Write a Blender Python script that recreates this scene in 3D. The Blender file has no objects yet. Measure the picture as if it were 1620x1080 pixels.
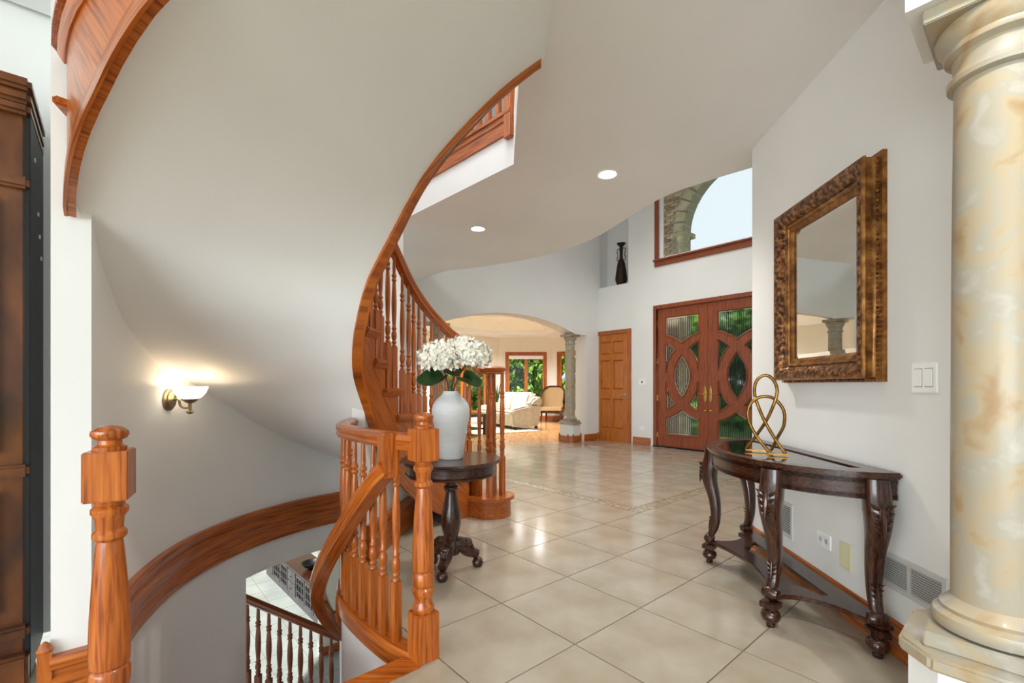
import bpy, bmesh, math, random
from mathutils import Vector, Matrix
from mathutils.geometry import delaunay_2d_cdt
random.seed(7)
S = bpy.context.scene
COL = S.collection
R = math.radians

# ------------------------------------------------------------------ camera, sky, sun, exposure
F, CX, HY, CAMH = 725.0, 810.0, 611.0, 1.1          # focal length / principal column / horizon row in 1620x1080 px, eye height
cam = bpy.data.cameras.new('camera'); camo = bpy.data.objects.new('camera', cam); COL.objects.link(camo)
camo.location = (0, 0, CAMH); camo.rotation_euler = (R(90), 0, 0)
cam.sensor_width = 36; cam.lens = F / 1620 * 36; cam.shift_y = (HY - 540) / 1620; cam.clip_start = .02; cam.clip_end = 300
S.camera = camo
W = bpy.data.worlds.new('sky'); S.world = W; W.use_nodes = True
bg = W.node_tree.nodes['Background']; bg.inputs[0].default_value = (.86, .93, 1.0, 1); bg.inputs[1].default_value = .80
def light(name, kind, loc, power, color=(1, 1, 1), size=.3, rot=(0, 0, 0), size_y=None, spot=None):
    l = bpy.data.lights.new(name, kind); l.energy = power; l.color = color
    if kind == 'AREA':
        l.size = size
        if size_y: l.shape = 'RECTANGLE'; l.size_y = size_y
    elif kind == 'SUN': l.angle = size
    else: l.shadow_soft_size = size
    if spot: l.spot_size = R(spot); l.spot_blend = .8
    o = bpy.data.objects.new(name, l); COL.objects.link(o); o.location = loc; o.rotation_euler = rot
    return o
light('sun', 'SUN', (0, 0, 20), 5.5, (1, .95, .86), .03, (R(38), 0, R(-35)))
WARM = (1, .97, .93)
# added fills behind the viewer and high in the foyer
DAY = (.90, .96, 1.0)
light('great_room_fill_light', 'AREA', (-3.4, -6.2, 1.2), 430, DAY, 6.0, (R(107), 0, R(-8)), 2.4)  # added area light standing in for unseen daylight behind the viewer
light('great_room_side_fill_light', 'AREA', (-4.6, -1.9, 1.4), 22, DAY, 2.6, (R(96), 0, R(-62)), 2.2)  # added to brighten the hall wall and column from the side
light('foyer_fill_light', 'AREA', (2.0, 6.6, 5.2), 27, (1, .98, .95), 1.6).data.spread = R(105)  # added to lift the upper foyer, in place of an unseen chandelier
light('stair_hall_upper_light', 'AREA', (-.4, 2.4, 5.3), 60, (.97, .98, 1), 1.5)
light('basement_light', 'AREA', (-3.6, 7.6, -.5), 8, (.92, .97, 1), 2.0)
vs = S.view_settings
vs.view_transform = 'Standard'; vs.look = 'None'; vs.exposure = 0.46; vs.gamma = 1.0; vs.use_curve_mapping = False

# ------------------------------------------------------------------ pixel -> place helpers
def at(u, v, z=0.0):
    Y = F * (CAMH - z) / (v - HY); return Vector(((u - CX) / F * Y, Y, z))
def zat(v, Y): return CAMH - (v - HY) / F * Y
EA = Vector((-.656, .755, 0)).normalized(); EB = Vector((.755, .656, 0)).normalized()     # tile grid directions
ZV = Vector((0, 0, 1))

# ------------------------------------------------------------------ materials
def srgb(r, g, b):
    f = lambda c: (c / 255 / 12.92) if c / 255 <= .04045 else ((c / 255 + .055) / 1.055) ** 2.4
    return (f(r), f(g), f(b), 1)
MATS = {}
def base_mat(name, color, rough=.5, metal=0.0, coat=0.0, trans=0.0, emit=None, estr=0.0, ior=1.45, spec=.5):
    if name in MATS: return MATS[name]
    m = bpy.data.materials.new(name); m.use_nodes = True; b = m.node_tree.nodes['Principled BSDF']
    b.inputs['Base Color'].default_value = color; b.inputs['Roughness'].default_value = rough; b.inputs['Metallic'].default_value = metal
    b.inputs['Coat Weight'].default_value = coat; b.inputs['Coat Roughness'].default_value = .12
    b.inputs['Transmission Weight'].default_value = trans; b.inputs['IOR'].default_value = ior; b.inputs['Specular IOR Level'].default_value = spec
    if emit: b.inputs['Emission Color'].default_value = emit; b.inputs['Emission Strength'].default_value = estr
    MATS[name] = m; return m
def noise_mat(name, stops, scale=(1, 1, 1), nscale=4.0, detail=5.0, rough=.5, coat=0.0, metal=0.0, bump=0.0, coord='Object', distort=0.0, bscale=None, rvar=0.0, spec=.5):
    """colour ramp over a (stretched) noise, optional fine relief"""
    if name in MATS: return MATS[name]
    m = base_mat(name, stops[0][1], rough, metal, coat, spec=spec); nt = m.node_tree; N = nt.nodes; L = nt.links; b = N['Principled BSDF']
    tc = N.new('ShaderNodeTexCoord'); mp = N.new('ShaderNodeMapping'); mp.inputs['Scale'].default_value = scale
    L.new(tc.outputs[coord], mp.inputs['Vector'])
    nz = N.new('ShaderNodeTexNoise'); nz.inputs['Scale'].default_value = nscale; nz.inputs['Detail'].default_value = detail; nz.inputs['Distortion'].default_value = distort
    L.new(mp.outputs[0], nz.inputs['Vector'])
    cr = N.new('ShaderNodeValToRGB'); L.new(nz.outputs['Fac'], cr.inputs['Fac'])
    while len(cr.color_ramp.elements) < len(stops): cr.color_ramp.elements.new(.5)
    for e, (p, c) in zip(cr.color_ramp.elements, stops): e.position = p; e.color = c
    L.new(cr.outputs['Color'], b.inputs['Base Color'])
    if rvar:
        ma = N.new('ShaderNodeMath'); ma.operation = 'MULTIPLY_ADD'; ma.inputs[1].default_value = rvar; ma.inputs[2].default_value = rough - rvar / 2
        L.new(nz.outputs['Fac'], ma.inputs[0]); L.new(ma.outputs[0], b.inputs['Roughness'])
    if bump:
        n2 = nz
        if bscale:
            n2 = N.new('ShaderNodeTexNoise'); n2.inputs['Scale'].default_value = bscale; n2.inputs['Detail'].default_value = 3; L.new(mp.outputs[0], n2.inputs['Vector'])
        bp = N.new('ShaderNodeBump'); bp.inputs['Strength'].default_value = bump; bp.inputs['Distance'].default_value = .01
        L.new(n2.outputs['Fac'], bp.inputs['Height']); L.new(bp.outputs[0], b.inputs['Normal'])
    return m
def wood(name, dark, mid, lite, axis='Z', rough=.3, coat=.35, sc=1.0, bump=.06, spread=(.36, .52, .66)):
    st = {'X': (2.2, 46, 46), 'Y': (46, 2.2, 46), 'Z': (46, 46, 2.2), 'UV': (2.0, 44, 1)}[axis]
    return noise_mat(name + axis, [(spread[0], dark), (spread[1], mid), (spread[2], lite)], tuple(s * sc for s in st), 2.0, 6.0, rough, coat,
                     bump=bump, coord='UV' if axis == 'UV' else 'Object', distort=.5)
def OAK(a='Z'): return wood('golden_oak_', srgb(112, 51, 13), srgb(172, 88, 27), srgb(194, 113, 42), a, spread=(.30, .5, .74))
def CHERRY(a='Z'): return wood('red_mahogany_', srgb(110, 50, 26), srgb(142, 70, 38), srgb(158, 84, 48), a, .34, .2, spread=(.3, .5, .7))
def HONEY(a='Z'): return wood('honey_oak_', srgb(158, 82, 20), srgb(188, 106, 30), srgb(202, 124, 44), a, .35, .2, spread=(.3, .5, .7))
def DARK(a='Z'): return wood('espresso_wood_', srgb(28, 13, 8), srgb(54, 28, 17), srgb(84, 47, 28), a, .26, .4, spread=(.3, .5, .72))
def ARMO(a='Z'): return noise_mat('armoire_wood_', [(.3, srgb(34, 18, 8)), (.5, srgb(84, 44, 16)), (.68, srgb(120, 68, 26))], (3, 3, 1.2), 2.2, 4, .35, .25)
PAINT = noise_mat('wall_paint', [(.3, srgb(233, 233, 231)), (.7, srgb(238, 238, 236))], nscale=1.5, detail=2, rough=.75, bump=.03, bscale=140, spec=.25)
CEILP = noise_mat('ceiling_paint', [(.3, srgb(240, 241, 241)), (.7, srgb(245, 246, 246))], nscale=1.2, detail=2, rough=.85, bump=.03, bscale=160, spec=.2)
CREAM = noise_mat('cream_paint', [(.3, srgb(236, 230, 216)), (.7, srgb(241, 236, 224))], nscale=1.2, detail=2, rough=.8, bump=.02, bscale=150, spec=.2)
WHITE = base_mat('white_plastic', srgb(250, 250, 250), .3)
GREYP = base_mat('grey_plastic', srgb(168, 168, 168), .5)
IVORY = base_mat('ivory_plastic', srgb(226, 222, 184), .4)
MARBLE = noise_mat('faux_marble', [(.3, srgb(158, 130, 94)), (.44, srgb(172, 156, 128)), (.56, srgb(162, 156, 141)), (.72, srgb(186, 181, 172))], (1, 1, 1), 8.0, 12, .38, .1, bump=.04, distort=.55)
TILE = noise_mat('beige_ceramic_tile', [(.3, srgb(160, 147, 127)), (.5, srgb(172, 161, 143)), (.7, srgb(181, 172, 157))], (1, 1, 1), 3.6, 9, .15, .2, bump=.05, coord='Object', bscale=38, rvar=.08)
GROUT = noise_mat('grout', [(.3, srgb(112, 96, 76)), (.7, srgb(132, 116, 94))], nscale=20, rough=.8)
BORDER = noise_mat('relief_border_tile', [(.40, srgb(146, 130, 104)), (.48, srgb(178, 167, 148)), (.56, srgb(142, 126, 100)), (.64, srgb(184, 175, 158))], (1, 1, 1), 9, 3, .25, .1, bump=.5, bscale=22)
LTILE = noise_mat('pale_basement_tile', [(.3, srgb(140, 150, 149)), (.7, srgb(160, 168, 167))], nscale=2, rough=.3)
GOLD = noise_mat('antique_gold', [(.3, srgb(82, 49, 20)), (.5, srgb(138, 90, 42)), (.7, srgb(178, 128, 68))], (1, 1, 1), 24, 6, .36, .1, metal=.55, bump=.25)
GOLDC = noise_mat('carved_gold', [(.36, srgb(48, 27, 13)), (.5, srgb(112, 70, 36)), (.66, srgb(170, 120, 72))], (1, 1, 1), 46, 5, .4, .1, metal=.45, bump=1.0, bscale=46)
BRASS = base_mat('polished_brass', srgb(206, 172, 96), .22, 1.0)
ABRASS = noise_mat('aged_brass', [(.3, srgb(98, 70, 30)), (.6, srgb(156, 116, 56))], nscale=18, rough=.32, metal=.9)
PEWTER = noise_mat('antique_nickel', [(.3, srgb(120, 104, 78)), (.7, srgb(172, 152, 118))], nscale=16, rough=.35, metal=.85)
STEEL = base_mat('brushed_steel', srgb(190, 190, 188), .3, 1.0)
BLACKM = base_mat('black_lacquer', srgb(10, 11, 15), .45)
LEAD = base_mat('lead_came', srgb(40, 40, 42), .5, .6)
MIRROR = base_mat('mirror_silver', (.86, .89, .88, 1), .01, 1.0)
CERAM = noise_mat('matte_white_ceramic', [(.3, srgb(204, 206, 208)), (.7, srgb(214, 215, 216))], (1, 1, 6), 8, 3, .6, bump=.03)
PETAL = noise_mat('white_petal', [(.3, srgb(224, 218, 200)), (.6, srgb(244, 240, 228))], nscale=30, rough=.7)
LEAF = noise_mat('dark_leaf', [(.3, srgb(22, 44, 20)), (.7, srgb(48, 82, 34))], nscale=14, rough=.5)
STEMM = base_mat('stem_green', srgb(64, 62, 38), .6)
LEATHER = noise_mat('beige_leather', [(.3, srgb(188, 178, 154)), (.7, srgb(208, 199, 176))], nscale=8, rough=.45, bump=.06, bscale=60)
FABRIC = noise_mat('tan_upholstery', [(.3, srgb(150, 120, 82)), (.7, srgb(178, 148, 106))], nscale=60, rough=.85, bump=.1)
HARDW = noise_mat('maple_floor', [(.3, srgb(174, 122, 70)), (.5, srgb(184, 134, 80)), (.7, srgb(192, 144, 90))], (14, 1.2, 1), 1.6, 5, .25, .2)
RUGM = noise_mat('sand_rug', [(.3, srgb(186, 172, 146)), (.7, srgb(206, 194, 170))], nscale=70, rough=.95, bump=.2)
CONS = noise_mat('weathered_grey_wood', [(.3, srgb(66, 66, 70)), (.7, srgb(98, 96, 96))], (6, 6, 1), 3, 5, .6)
BRICK = noise_mat('tan_brick', [(.3, srgb(112, 84, 66)), (.5, srgb(146, 118, 94)), (.7, srgb(172, 146, 118))], nscale=3, rough=.9, bump=.2, bscale=60)
MORT = base_mat('mortar', srgb(150, 138, 122), .95)
STONE = noise_mat('limestone', [(.3, srgb(150, 138, 110)), (.7, srgb(182, 172, 144))], nscale=6, rough=.85, bump=.2, bscale=30)
BARK = noise_mat('bark', [(.3, srgb(58, 44, 32)), (.7, srgb(98, 80, 60))], (8, 8, 1), 3, 5, .9)
LAWN = noise_mat('lawn', [(.3, srgb(62, 92, 34)), (.7, srgb(98, 128, 52))], nscale=6, rough=.95)
DKBRONZE = noise_mat('dark_bronze', [(.3, srgb(22, 16, 12)), (.6, srgb(58, 42, 30))], nscale=60, rough=.4, metal=.6, bump=.5)
def opal():
    m = base_mat('opal_glass', srgb(255, 250, 238), .3, emit=(1, .88, .68, 1), estr=4.0); return m
OPAL = opal()
LAMP = base_mat('lamp_lens', (1, 1, 1, 1), .4, emit=(1, .93, .82, 1), estr=14.0)
def glass_mat(name, tint, gloss, rough, bump=0.0):
    m = bpy.data.materials.new(name); m.use_nodes = True; nt = m.node_tree; N = nt.nodes; L = nt.links
    N.remove(N['Principled BSDF']); out = N['Material Output']
    t = N.new('ShaderNodeBsdfTransparent'); t.inputs[0].default_value = tint
    g = N.new('ShaderNodeBsdfGlossy'); g.inputs['Roughness'].default_value = rough
    fr = N.new('ShaderNodeFresnel'); fr.inputs[0].default_value = 1.45
    ma = N.new('ShaderNodeMath'); ma.operation = 'ADD'; ma.inputs[1].default_value = gloss; L.new(fr.outputs[0], ma.inputs[0])
    mx = N.new('ShaderNodeMixShader'); L.new(ma.outputs[0], mx.inputs[0]); L.new(t.outputs[0], mx.inputs[1]); L.new(g.outputs[0], mx.inputs[2])
    L.new(mx.outputs[0], out.inputs[0]); return m
CLEAR = glass_mat('window_glass', (.95, .98, .97, 1), .0, .0)
TABLEGL = glass_mat('smoked_table_glass', (.72, .78, .75, 1), .2, .02)
def seedy():
    m = base_mat('textured_door_glass', (.93, .97, .95, 1), .12, trans=1.0, ior=1.18); nt = m.node_tree; N = nt.nodes; L = nt.links
    tc = N.new('ShaderNodeTexCoord'); nz = N.new('ShaderNodeTexNoise'); nz.inputs['Scale'].default_value = 55; L.new(tc.outputs['Object'], nz.inputs['Vector'])
    bp = N.new('ShaderNodeBump'); bp.inputs['Strength'].default_value = .35; L.new(nz.outputs['Fac'], bp.inputs['Height']); L.new(bp.outputs[0], N['Principled BSDF'].inputs['Normal'])
    return m
SEEDY = seedy()
def leaf_green(name, a, b, c):
    return noise_mat(name, [(.32, a), (.5, b), (.68, c)], nscale=2.6, detail=4, rough=.6)
TREE1 = leaf_green('tree_leaf_bright', srgb(58, 96, 20), srgb(112, 154, 40), srgb(170, 200, 84))
TREE2 = leaf_green('tree_leaf_deep', srgb(30, 60, 18), srgb(66, 108, 34), srgb(112, 152, 62))

# ------------------------------------------------------------------ geometry collector
class G:
    def __init__(s): s.v = []; s.f = []; s.uv = {}
    def add(s, vs_, fs, uvs=None):
        o = len(s.v); s.v += [tuple(p) for p in vs_]; s.f += [tuple(i + o for i in f) for f in fs]
        if uvs:
            for i, c in enumerate(uvs): s.uv[o + i] = c
        return s
    def obox(s, c, x, y, z):
        """box about c with half-extent vectors x,y,z"""
        c = Vector(c); x = Vector(x); y = Vector(y); z = Vector(z); P = []
        for k in (-1, 1):
            for j in (-1, 1):
                for i in (-1, 1): P.append(c + x * i + y * j + z * k)
        fs = [(0, 2, 3, 1), (4, 5, 7, 6), (0, 1, 5, 4), (2, 6, 7, 3), (0, 4, 6, 2), (1, 3, 7, 5)]
        if x.cross(y).dot(z) < 0: fs = [f[::-1] for f in fs]
        return s.add(P, fs)
    def box(s, x0, x1, y0, y1, z0, z1):
        return s.obox(((x0 + x1) / 2, (y0 + y1) / 2, (z0 + z1) / 2), ((x1 - x0) / 2, 0, 0), (0, (y1 - y0) / 2, 0), (0, 0, (z1 - z0) / 2))
    def lathe(s, prof, c=(0, 0, 0), n=20, axis=None, caps=True):
        """prof: (radius, height) pairs"""
        c = Vector(c); ax = Vector(axis or (0, 0, 1)).normalized()
        ux = ax.orthogonal().normalized() if abs(ax.z) < .999 else Vector((1, 0, 0)); uy = ax.cross(ux); P = []; fs = []; uvs = []
        m = n + 1; L = 0; pr = None
        for r, h in prof:
            if pr: L += math.hypot(r - pr[0], h - pr[1])
            pr = (r, h)
            for i in range(m):
                a = 2 * math.pi * i / n; P.append(c + (ux * math.cos(a) + uy * math.sin(a)) * r + ax * h); uvs.append((L, i / n * .3))
        k = len(prof)
        for j in range(k - 1):
            for i in range(n): fs.append((j * m + i, j * m + i + 1, (j + 1) * m + i + 1, (j + 1) * m + i))
        if caps:
            if prof[0][0] > 1e-5: fs.append(tuple(range(n - 1, -1, -1)))
            if prof[-1][0] > 1e-5: fs.append(tuple((k - 1) * m + i for i in range(n)))
        return s.add(P, fs, uvs)
    def sweep(s, path, prof, up=(0, 0, 1), plumb=False, closed=False, caps=True):
        """prof: closed 2-D outline (side, up) carried along path"""
        path = [Vector(p) for p in path]; up = Vector(up); n = len(path); k = len(prof); P = []; uvs = []; fs = []; L = 0; lens = [0]
        for i in range(1, k + 1): lens.append(lens[-1] + math.hypot(prof[i % k][0] - prof[i - 1][0], prof[i % k][1] - prof[i - 1][1]))
        for i, p in enumerate(path):
            if closed: t = path[(i + 1) % n] - path[i - 1]
            else: t = path[min(i + 1, n - 1)] - path[max(i - 1, 0)]
            t.normalize()
            sd = t.cross(up)
            if sd.length < 1e-4: sd = Vector((1, 0, 0))
            sd.normalize(); uu = up if plumb else sd.cross(t)
            if i: L += (p - path[i - 1]).length
            for q in range(k + 1):
                a, b = prof[q % k]; P.append(p + sd * a + uu * b); uvs.append((L, lens[q]))
        m = k + 1; rng = n if closed else n - 1
        for i in range(rng):
            for q in range(k):
                a = i * m; b = ((i + 1) % n) * m; fs.append((a + q, b + q, b + q + 1, a + q + 1))
        if caps and not closed:
            fs.append(tuple(range(k))); fs.append(tuple((n - 1) * m + q for q in range(k - 1, -1, -1)))
        return s.add(P, fs, uvs)
    def tube(s, path, r, n=10, up=(0, 0, 1), closed=False):
        rr = r if isinstance(r, (list, tuple)) else None
        if rr is None: return s.sweep(path, [(math.cos(-2 * math.pi * i / n) * r, math.sin(-2 * math.pi * i / n) * r) for i in range(n)], up, closed=closed)
        path = [Vector(p) for p in path]; P = []; fs = []; N = len(path); up = Vector(up)
        for i, p in enumerate(path):
            t = (path[min(i + 1, N - 1)] - path[max(i - 1, 0)]).normalized(); sd = t.cross(up)
            if sd.length < 1e-4: sd = t.cross(Vector((1, 0, 0)))
            sd.normalize(); uu = sd.cross(t)
            for j in range(n):
                a = -2 * math.pi * j / n; P.append(p + sd * math.cos(a) * rr[i] + uu * math.sin(a) * rr[i])
        for i in range(N - 1):
            for j in range(n): fs.append((i * n + j, (i + 1) * n + j, (i + 1) * n + (j + 1) % n, i * n + (j + 1) % n))
        fs.append(tuple(range(n))); fs.append(tuple((N - 1) * n + q for q in range(n - 1, -1, -1)))
        return s.add(P, fs)
    def prism(s, poly, z0, z1):
        n = len(poly); ar = sum(poly[i][0] * poly[(i + 1) % n][1] - poly[(i + 1) % n][0] * poly[i][1] for i in range(n))
        if ar < 0: poly = poly[::-1]
        return s.plate([(p[0], p[1]) for p in poly], [], (0, 0, z0), (1, 0, 0), (0, 1, 0), (0, 0, 1), z1 - z0)
    def plate(s, outer, holes, o, u, v, n, t):
        """flat plate with holes: outline in (u,v) at o, thickness t along n"""
        o = Vector(o); u = Vector(u); v = Vector(v); n = Vector(n)
        pts = []; loops = []
        for lp in [outer] + list(holes):
            loops.append(list(range(len(pts), len(pts) + len(lp)))); pts += [Vector((a, b)) for a, b in lp]
        ed = [(lp[i], lp[(i + 1) % len(lp)]) for lp in loops for i in range(len(lp))]
        vo, _, fo, ov, _, _ = delaunay_2d_cdt(pts, ed, [], 0, 1e-6)
        def inside(p, lp):
            c = False; k = len(lp); j = k - 1
            for i in range(k):
                if (lp[i][1] > p[1]) != (lp[j][1] > p[1]) and p[0] < (lp[j][0] - lp[i][0]) * (p[1] - lp[i][1]) / (lp[j][1] - lp[i][1]) + lp[i][0]: c = not c
                j = i
            return c
        keep = []
        for f in fo:
            c = sum((vo[i] for i in f), Vector((0, 0))) / len(f)
            if inside(c, outer) and not any(inside(c, h) for h in holes): keep.append(tuple(f))
        A = [o + u * p[0] + v * p[1] for p in vo]; B = [a + n * t for a in A]; k = len(A)
        flip = u.cross(v).dot(n * t) > 0
        fs = []
        for f in keep:
            e = f if not flip else f[::-1]; fs.append(e); fs.append(tuple(i + k for i in e[::-1]))
        cnt = {}
        for f in keep:
            for i in range(len(f)):
                a, b = f[i], f[(i + 1) % len(f)]; cnt[(a, b)] = cnt.get((a, b), 0) + 1
        for (a, b) in cnt:
            if (b, a) not in cnt: fs.append((a, b, b + k, a + k) if flip else (b, a, a + k, b + k))
        return s.add(A + B, fs)
    def grid(s, rows, close=False):
        m = len(rows[0]); P = [p for r in rows for p in r]; fs = []
        for j in range(len(rows) - 1):
            for i in range(m - 1): fs.append((j * m + i, j * m + i + 1, (j + 1) * m + i + 1, (j + 1) * m + i))
            if close: fs.append((j * m + m - 1, j * m, (j + 1) * m, (j + 1) * m + m - 1))
        return s.add(P, fs, [(0, 0)] * 0 or None)

def origin_of(o):
    p = Vector((0, 0, 0))
    while o is not None: p += o.location; o = o.parent
    return p
def obj(name, g, mat, parent=None, smooth=None, bevel=0.0, local=False, seg=2):
    """one mesh object; g in world coordinates unless local"""
    me = bpy.data.meshes.new(name)
    off = Vector((0, 0, 0)) if local or parent is None else origin_of(parent)
    me.from_pydata([(a - off.x, b - off.y, c - off.z) for a, b, c in g.v], [], g.f)
    if g.uv:
        uvl = me.uv_layers.new(name='UVMap')
        for lp in me.loops: uvl.data[lp.index].uv = g.uv.get(lp.vertex_index, (0, 0))
    if bevel:
        bm = bmesh.new(); bm.from_mesh(me); bmesh.ops.remove_doubles(bm, verts=bm.verts, dist=1e-5)
        bmesh.ops.bevel(bm, geom=[e for e in bm.edges if len(e.link_faces) == 2 and e.calc_face_angle(0) > .6], offset=bevel, segments=seg, affect='EDGES', clamp_overlap=True)
        bm.to_mesh(me); bm.free()
    me.materials.append(mat)
    if smooth is None: smooth = R(38)
    if smooth:
        bm = bmesh.new(); bm.from_mesh(me)
        for f in bm.faces: f.smooth = True
        for e in bm.edges: e.smooth = not (len(e.link_faces) == 2 and e.calc_face_angle(0) > smooth)
        bm.to_mesh(me); bm.free()
    me.update()
    o = bpy.data.objects.new(name, me); COL.objects.link(o); o.parent = parent
    return o
def thing(name, label, cat, loc=(0, 0, 0), rz=0.0, group=None):
    o = bpy.data.objects.new(name, None); COL.objects.link(o); o.location = loc; o.rotation_euler = (0, 0, rz); o.empty_display_size = .1
    tag(o, label, cat, group); return o
def tag(o, label, cat, group=None, kind=None):
    o['label'] = label; o['category'] = cat
    if group: o['group'] = group
    if kind: o['kind'] = kind
    return o
def struct(name, g, mat, label, cat, **k):
    o = obj(name, g, mat, **k); o['kind'] = 'structure'; o['label'] = label; o['category'] = cat; return o
def inst(src, parent, loc, rz=0.0, sz=1.0, name=None):
    o = src.copy(); COL.objects.link(o); o.parent = parent; o.location = loc; o.rotation_euler = (0, 0, rz); o.scale = (1, 1, sz)
    return o
def crom(pts, n=8, closed=False):
    """smooth curve through points"""
    P = [Vector(p) for p in pts]; out = []; N = len(P); rng = N if closed else N - 1
    for i in range(rng):
        g = lambda k: P[k % N] if closed else P[max(0, min(N - 1, k))]
        a, b, c, d = g(i - 1), g(i), g(i + 1), g(i + 2)
        for j in range(n):
            t = j / n; out.append(.5 * ((2 * b) + (c - a) * t + (2 * a - 5 * b + 4 * c - d) * t * t + (3 * b - a - 3 * c + d) * t ** 3))
    if not closed: out.append(P[-1])
    return out
def table(tb, x):
    if x <= tb[0][0]: return tb[0][1]
    for (a, p), (b, q) in zip(tb, tb[1:]):
        if x <= b: return p + (q - p) * (x - a) / (b - a)
    return tb[-1][1]

# ================================================================== THE SETTING
CEIL = 2.74; FL2 = 3.10; TOP = 5.5
C = Vector((-.392, 2.711, 0))                            # centre of the curved stair
def pol(th, r, z=0.0): return Vector((C.x + r * math.cos(R(th)), C.y + r * math.sin(R(th)), z))
RI = [(70, 1.3), (80, 1.27), (86, 1.19), (95, 1.02), (104, .85), (118, .69), (134, .58), (150, .505), (164, .475), (180, .478), (217, .48), (230, .46), (245, .445), (258, .46), (277, .505), (292, .565), (309, .64), (322, .69)]
RO = [(128, 1.461), (200, 1.461), (216, 1.489), (222, 1.518), (228.9, 1.552), (229.6, 1.595), (234, 1.61), (240, 1.633), (247, 1.66), (256, 1.715), (270, 1.77), (289, 1.86)]
TO = [(258, 258), (275, 266), (290, 273), (306, 281), (322, 289)]
LOWOUT = [(70, (-1.02, 4.62)), (86, (-1.13, 4.46)), (102, (-1.25, 4.27)), (118, (-1.35, 4.03)), (134, (-1.406, 3.762))]
def smooth_table(tb, x, w=6): return sum(table(tb, x + d) for d in (-w, -w / 2, 0, w / 2, w)) / 5
def p_in(th, d=0.0):
    return pol(th, smooth_table(RI, th) + d)
def p_out(th, d=0.0):
    if th < 134:
        for (a, p), (b, q) in zip(LOWOUT, LOWOUT[1:]):
            if th <= b:
                t = max(0, (th - a) / (b - a)); return Vector((p[0] + (q[0] - p[0]) * t, p[1] + (q[1] - p[1]) * t, 0)) + (pol(th, d) - C)
    to = th if th < 258 else table(TO, th)
    return pol(to, smooth_table(RO, to, .3) + d)
def sstep(t): t = min(1, max(0, t)); return t * t * (3 - 2 * t)
def z_s(th): return .5 + .01164 * (th - 133.6) + .06 * math.exp(-((th - 176) / 16) ** 2) + .06 * sstep((th - 212) / 17) - .03 * sstep((th - 262) / 30)      # underside of the flight
RISE, DTH = .183, 15.9
TN = [55, 72, 85, 96.5, 108, 119, 131]                     # where each of the first risers stands
def th_n(n): return TN[n] if n < 7 else 131 + DTH * (n - 6)
def z_n(n): return RISE * n - .01
def n_at(th):
    n = 0
    while th_n(n + 1) <= th: n += 1
    return n
def z_line(th): n = n_at(th); return z_n(n) + RISE * (th - th_n(n)) / (th_n(n + 1) - th_n(n))

RWD = Vector((.0648, 1, 0)).normalized(); RWN = Vector((-1, .0648, 0)).normalized()
def rw(Y): return 1.456 + .0648 * Y
def rw_y(u): return 1.456 / ((u - CX) / F - .0648)
WEND = Vector((rw(3.17), 3.17, 0))
K = Vector((1.69, 9.52, 0)); FD = -EA                     # inside corner by the closet, and the entry wall's run
def far_s(u):
    d = (u - CX) / F; return (d * K.y - K.x) / (FD.x - d * FD.y)
def far_p(s, z=0.0, off=0.0): return K + FD * s - EB * off + ZV * z     # off: into the room
def far_z(u, v): p = far_p(far_s(u)); return zat(v, p.y)
COLR = Vector((1.16, 9.17, 0)); COLL = Vector((-1.21, 7.5, 0))
AD = (COLR - COLL).normalized(); AN = Vector((-AD.y, AD.x, 0))          # arch wall run, and direction into the living room

# --- floor slab and tiles
GUARD = crom([(-.385, 1.87, 0), (-.475, 1.93, 0), (-.585, 2.03, 0), (-.72, 2.175, 0), (-.845, 2.335, 0), (-.925, 2.51, 0), (-.965, 2.68, 0), (-.985, 2.82, 0)], 6)
NEWR = Vector((-.36, 1.86, 0)); NEWL = Vector((-1.075, 1.225, 0))
LC = Vector((-1.48, 1.47, 0)); RC = Vector((-1.407, 1.533, 0))
ARCHL = COLL - AD * 3.4; ARCHK = COLR + AD * .66
main_poly = [p for p in GUARD[::-1]] + [NEWR, NEWL, RC, LC, Vector((-2.1, 2.0, 0)), Vector((-6, -1.4, 0)), Vector((-6, -4, 0)), Vector((4.6, -4, 0)), Vector((5.3, 6.0, 0)),
             K + FD * -.15 + EB * .1, ARCHK + AN * .2, COLL - AD * .5 + AN * .2, ARCHL + AN * .2, Vector((-4.2, 4.1, 0)), Vector((-1.5, 3.95, 0)), Vector((-.86, 3.72, 0))]
floor = struct('floor', G().prism([(p.x, p.y) for p in main_poly], -.30, -.004), GROUT, 'beige ceramic tile floor of the hall and foyer', 'floor', smooth=0)
T = .4915; P1 = at(909.6, 1018.9)
def ab(p): d = p - P1; return d.dot(EA), d.dot(EB)
def from_ab(a, b): return P1 + EA * a + EB * b
BA0, BA1, BB0, BB1, BW = 2 * T, 8 * T, 4 * T, 10.2 * T, .125
bm = bmesh.new()
tp = [p for p in GUARD[::-1]] + [NEWR, NEWL, RC, LC, Vector((-2.1, 2.0, 0)), Vector((-2.9, .75, 0)), Vector((-.6, -.4, 0)), Vector((3.4, -.4, 0)), Vector((4.3, .6, 0)), Vector((4.3, 1.9, 0)), Vector((1.9, 2.0, 0)), Vector((1.78, 3.1, 0)), Vector((4.7, 5.75, 0)),
      K + FD * -.1 + EB * .05, ARCHK + AN * .1, COLL - AD * .5 + AN * .1, COLL - AD * 1.8 + AN * .1, Vector((-1.5, 3.95, 0)), Vector((-.86, 3.72, 0))]
g = G().prism([(p.x, p.y) for p in tp], 0, .01)
vv = [bm.verts.new((p[0], p[1], 0)) for p in g.v if abs(p[2]) < 1e-6]
idx = [i for i, p in enumerate(g.v) if abs(p[2]) < 1e-6]; mp_ = {i: j for j, i in enumerate(idx)}
for f in g.f:
    if all(i in mp_ for i in f) and len(f) == 3: bm.faces.new([vv[mp_[i]] for i in f])
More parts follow.
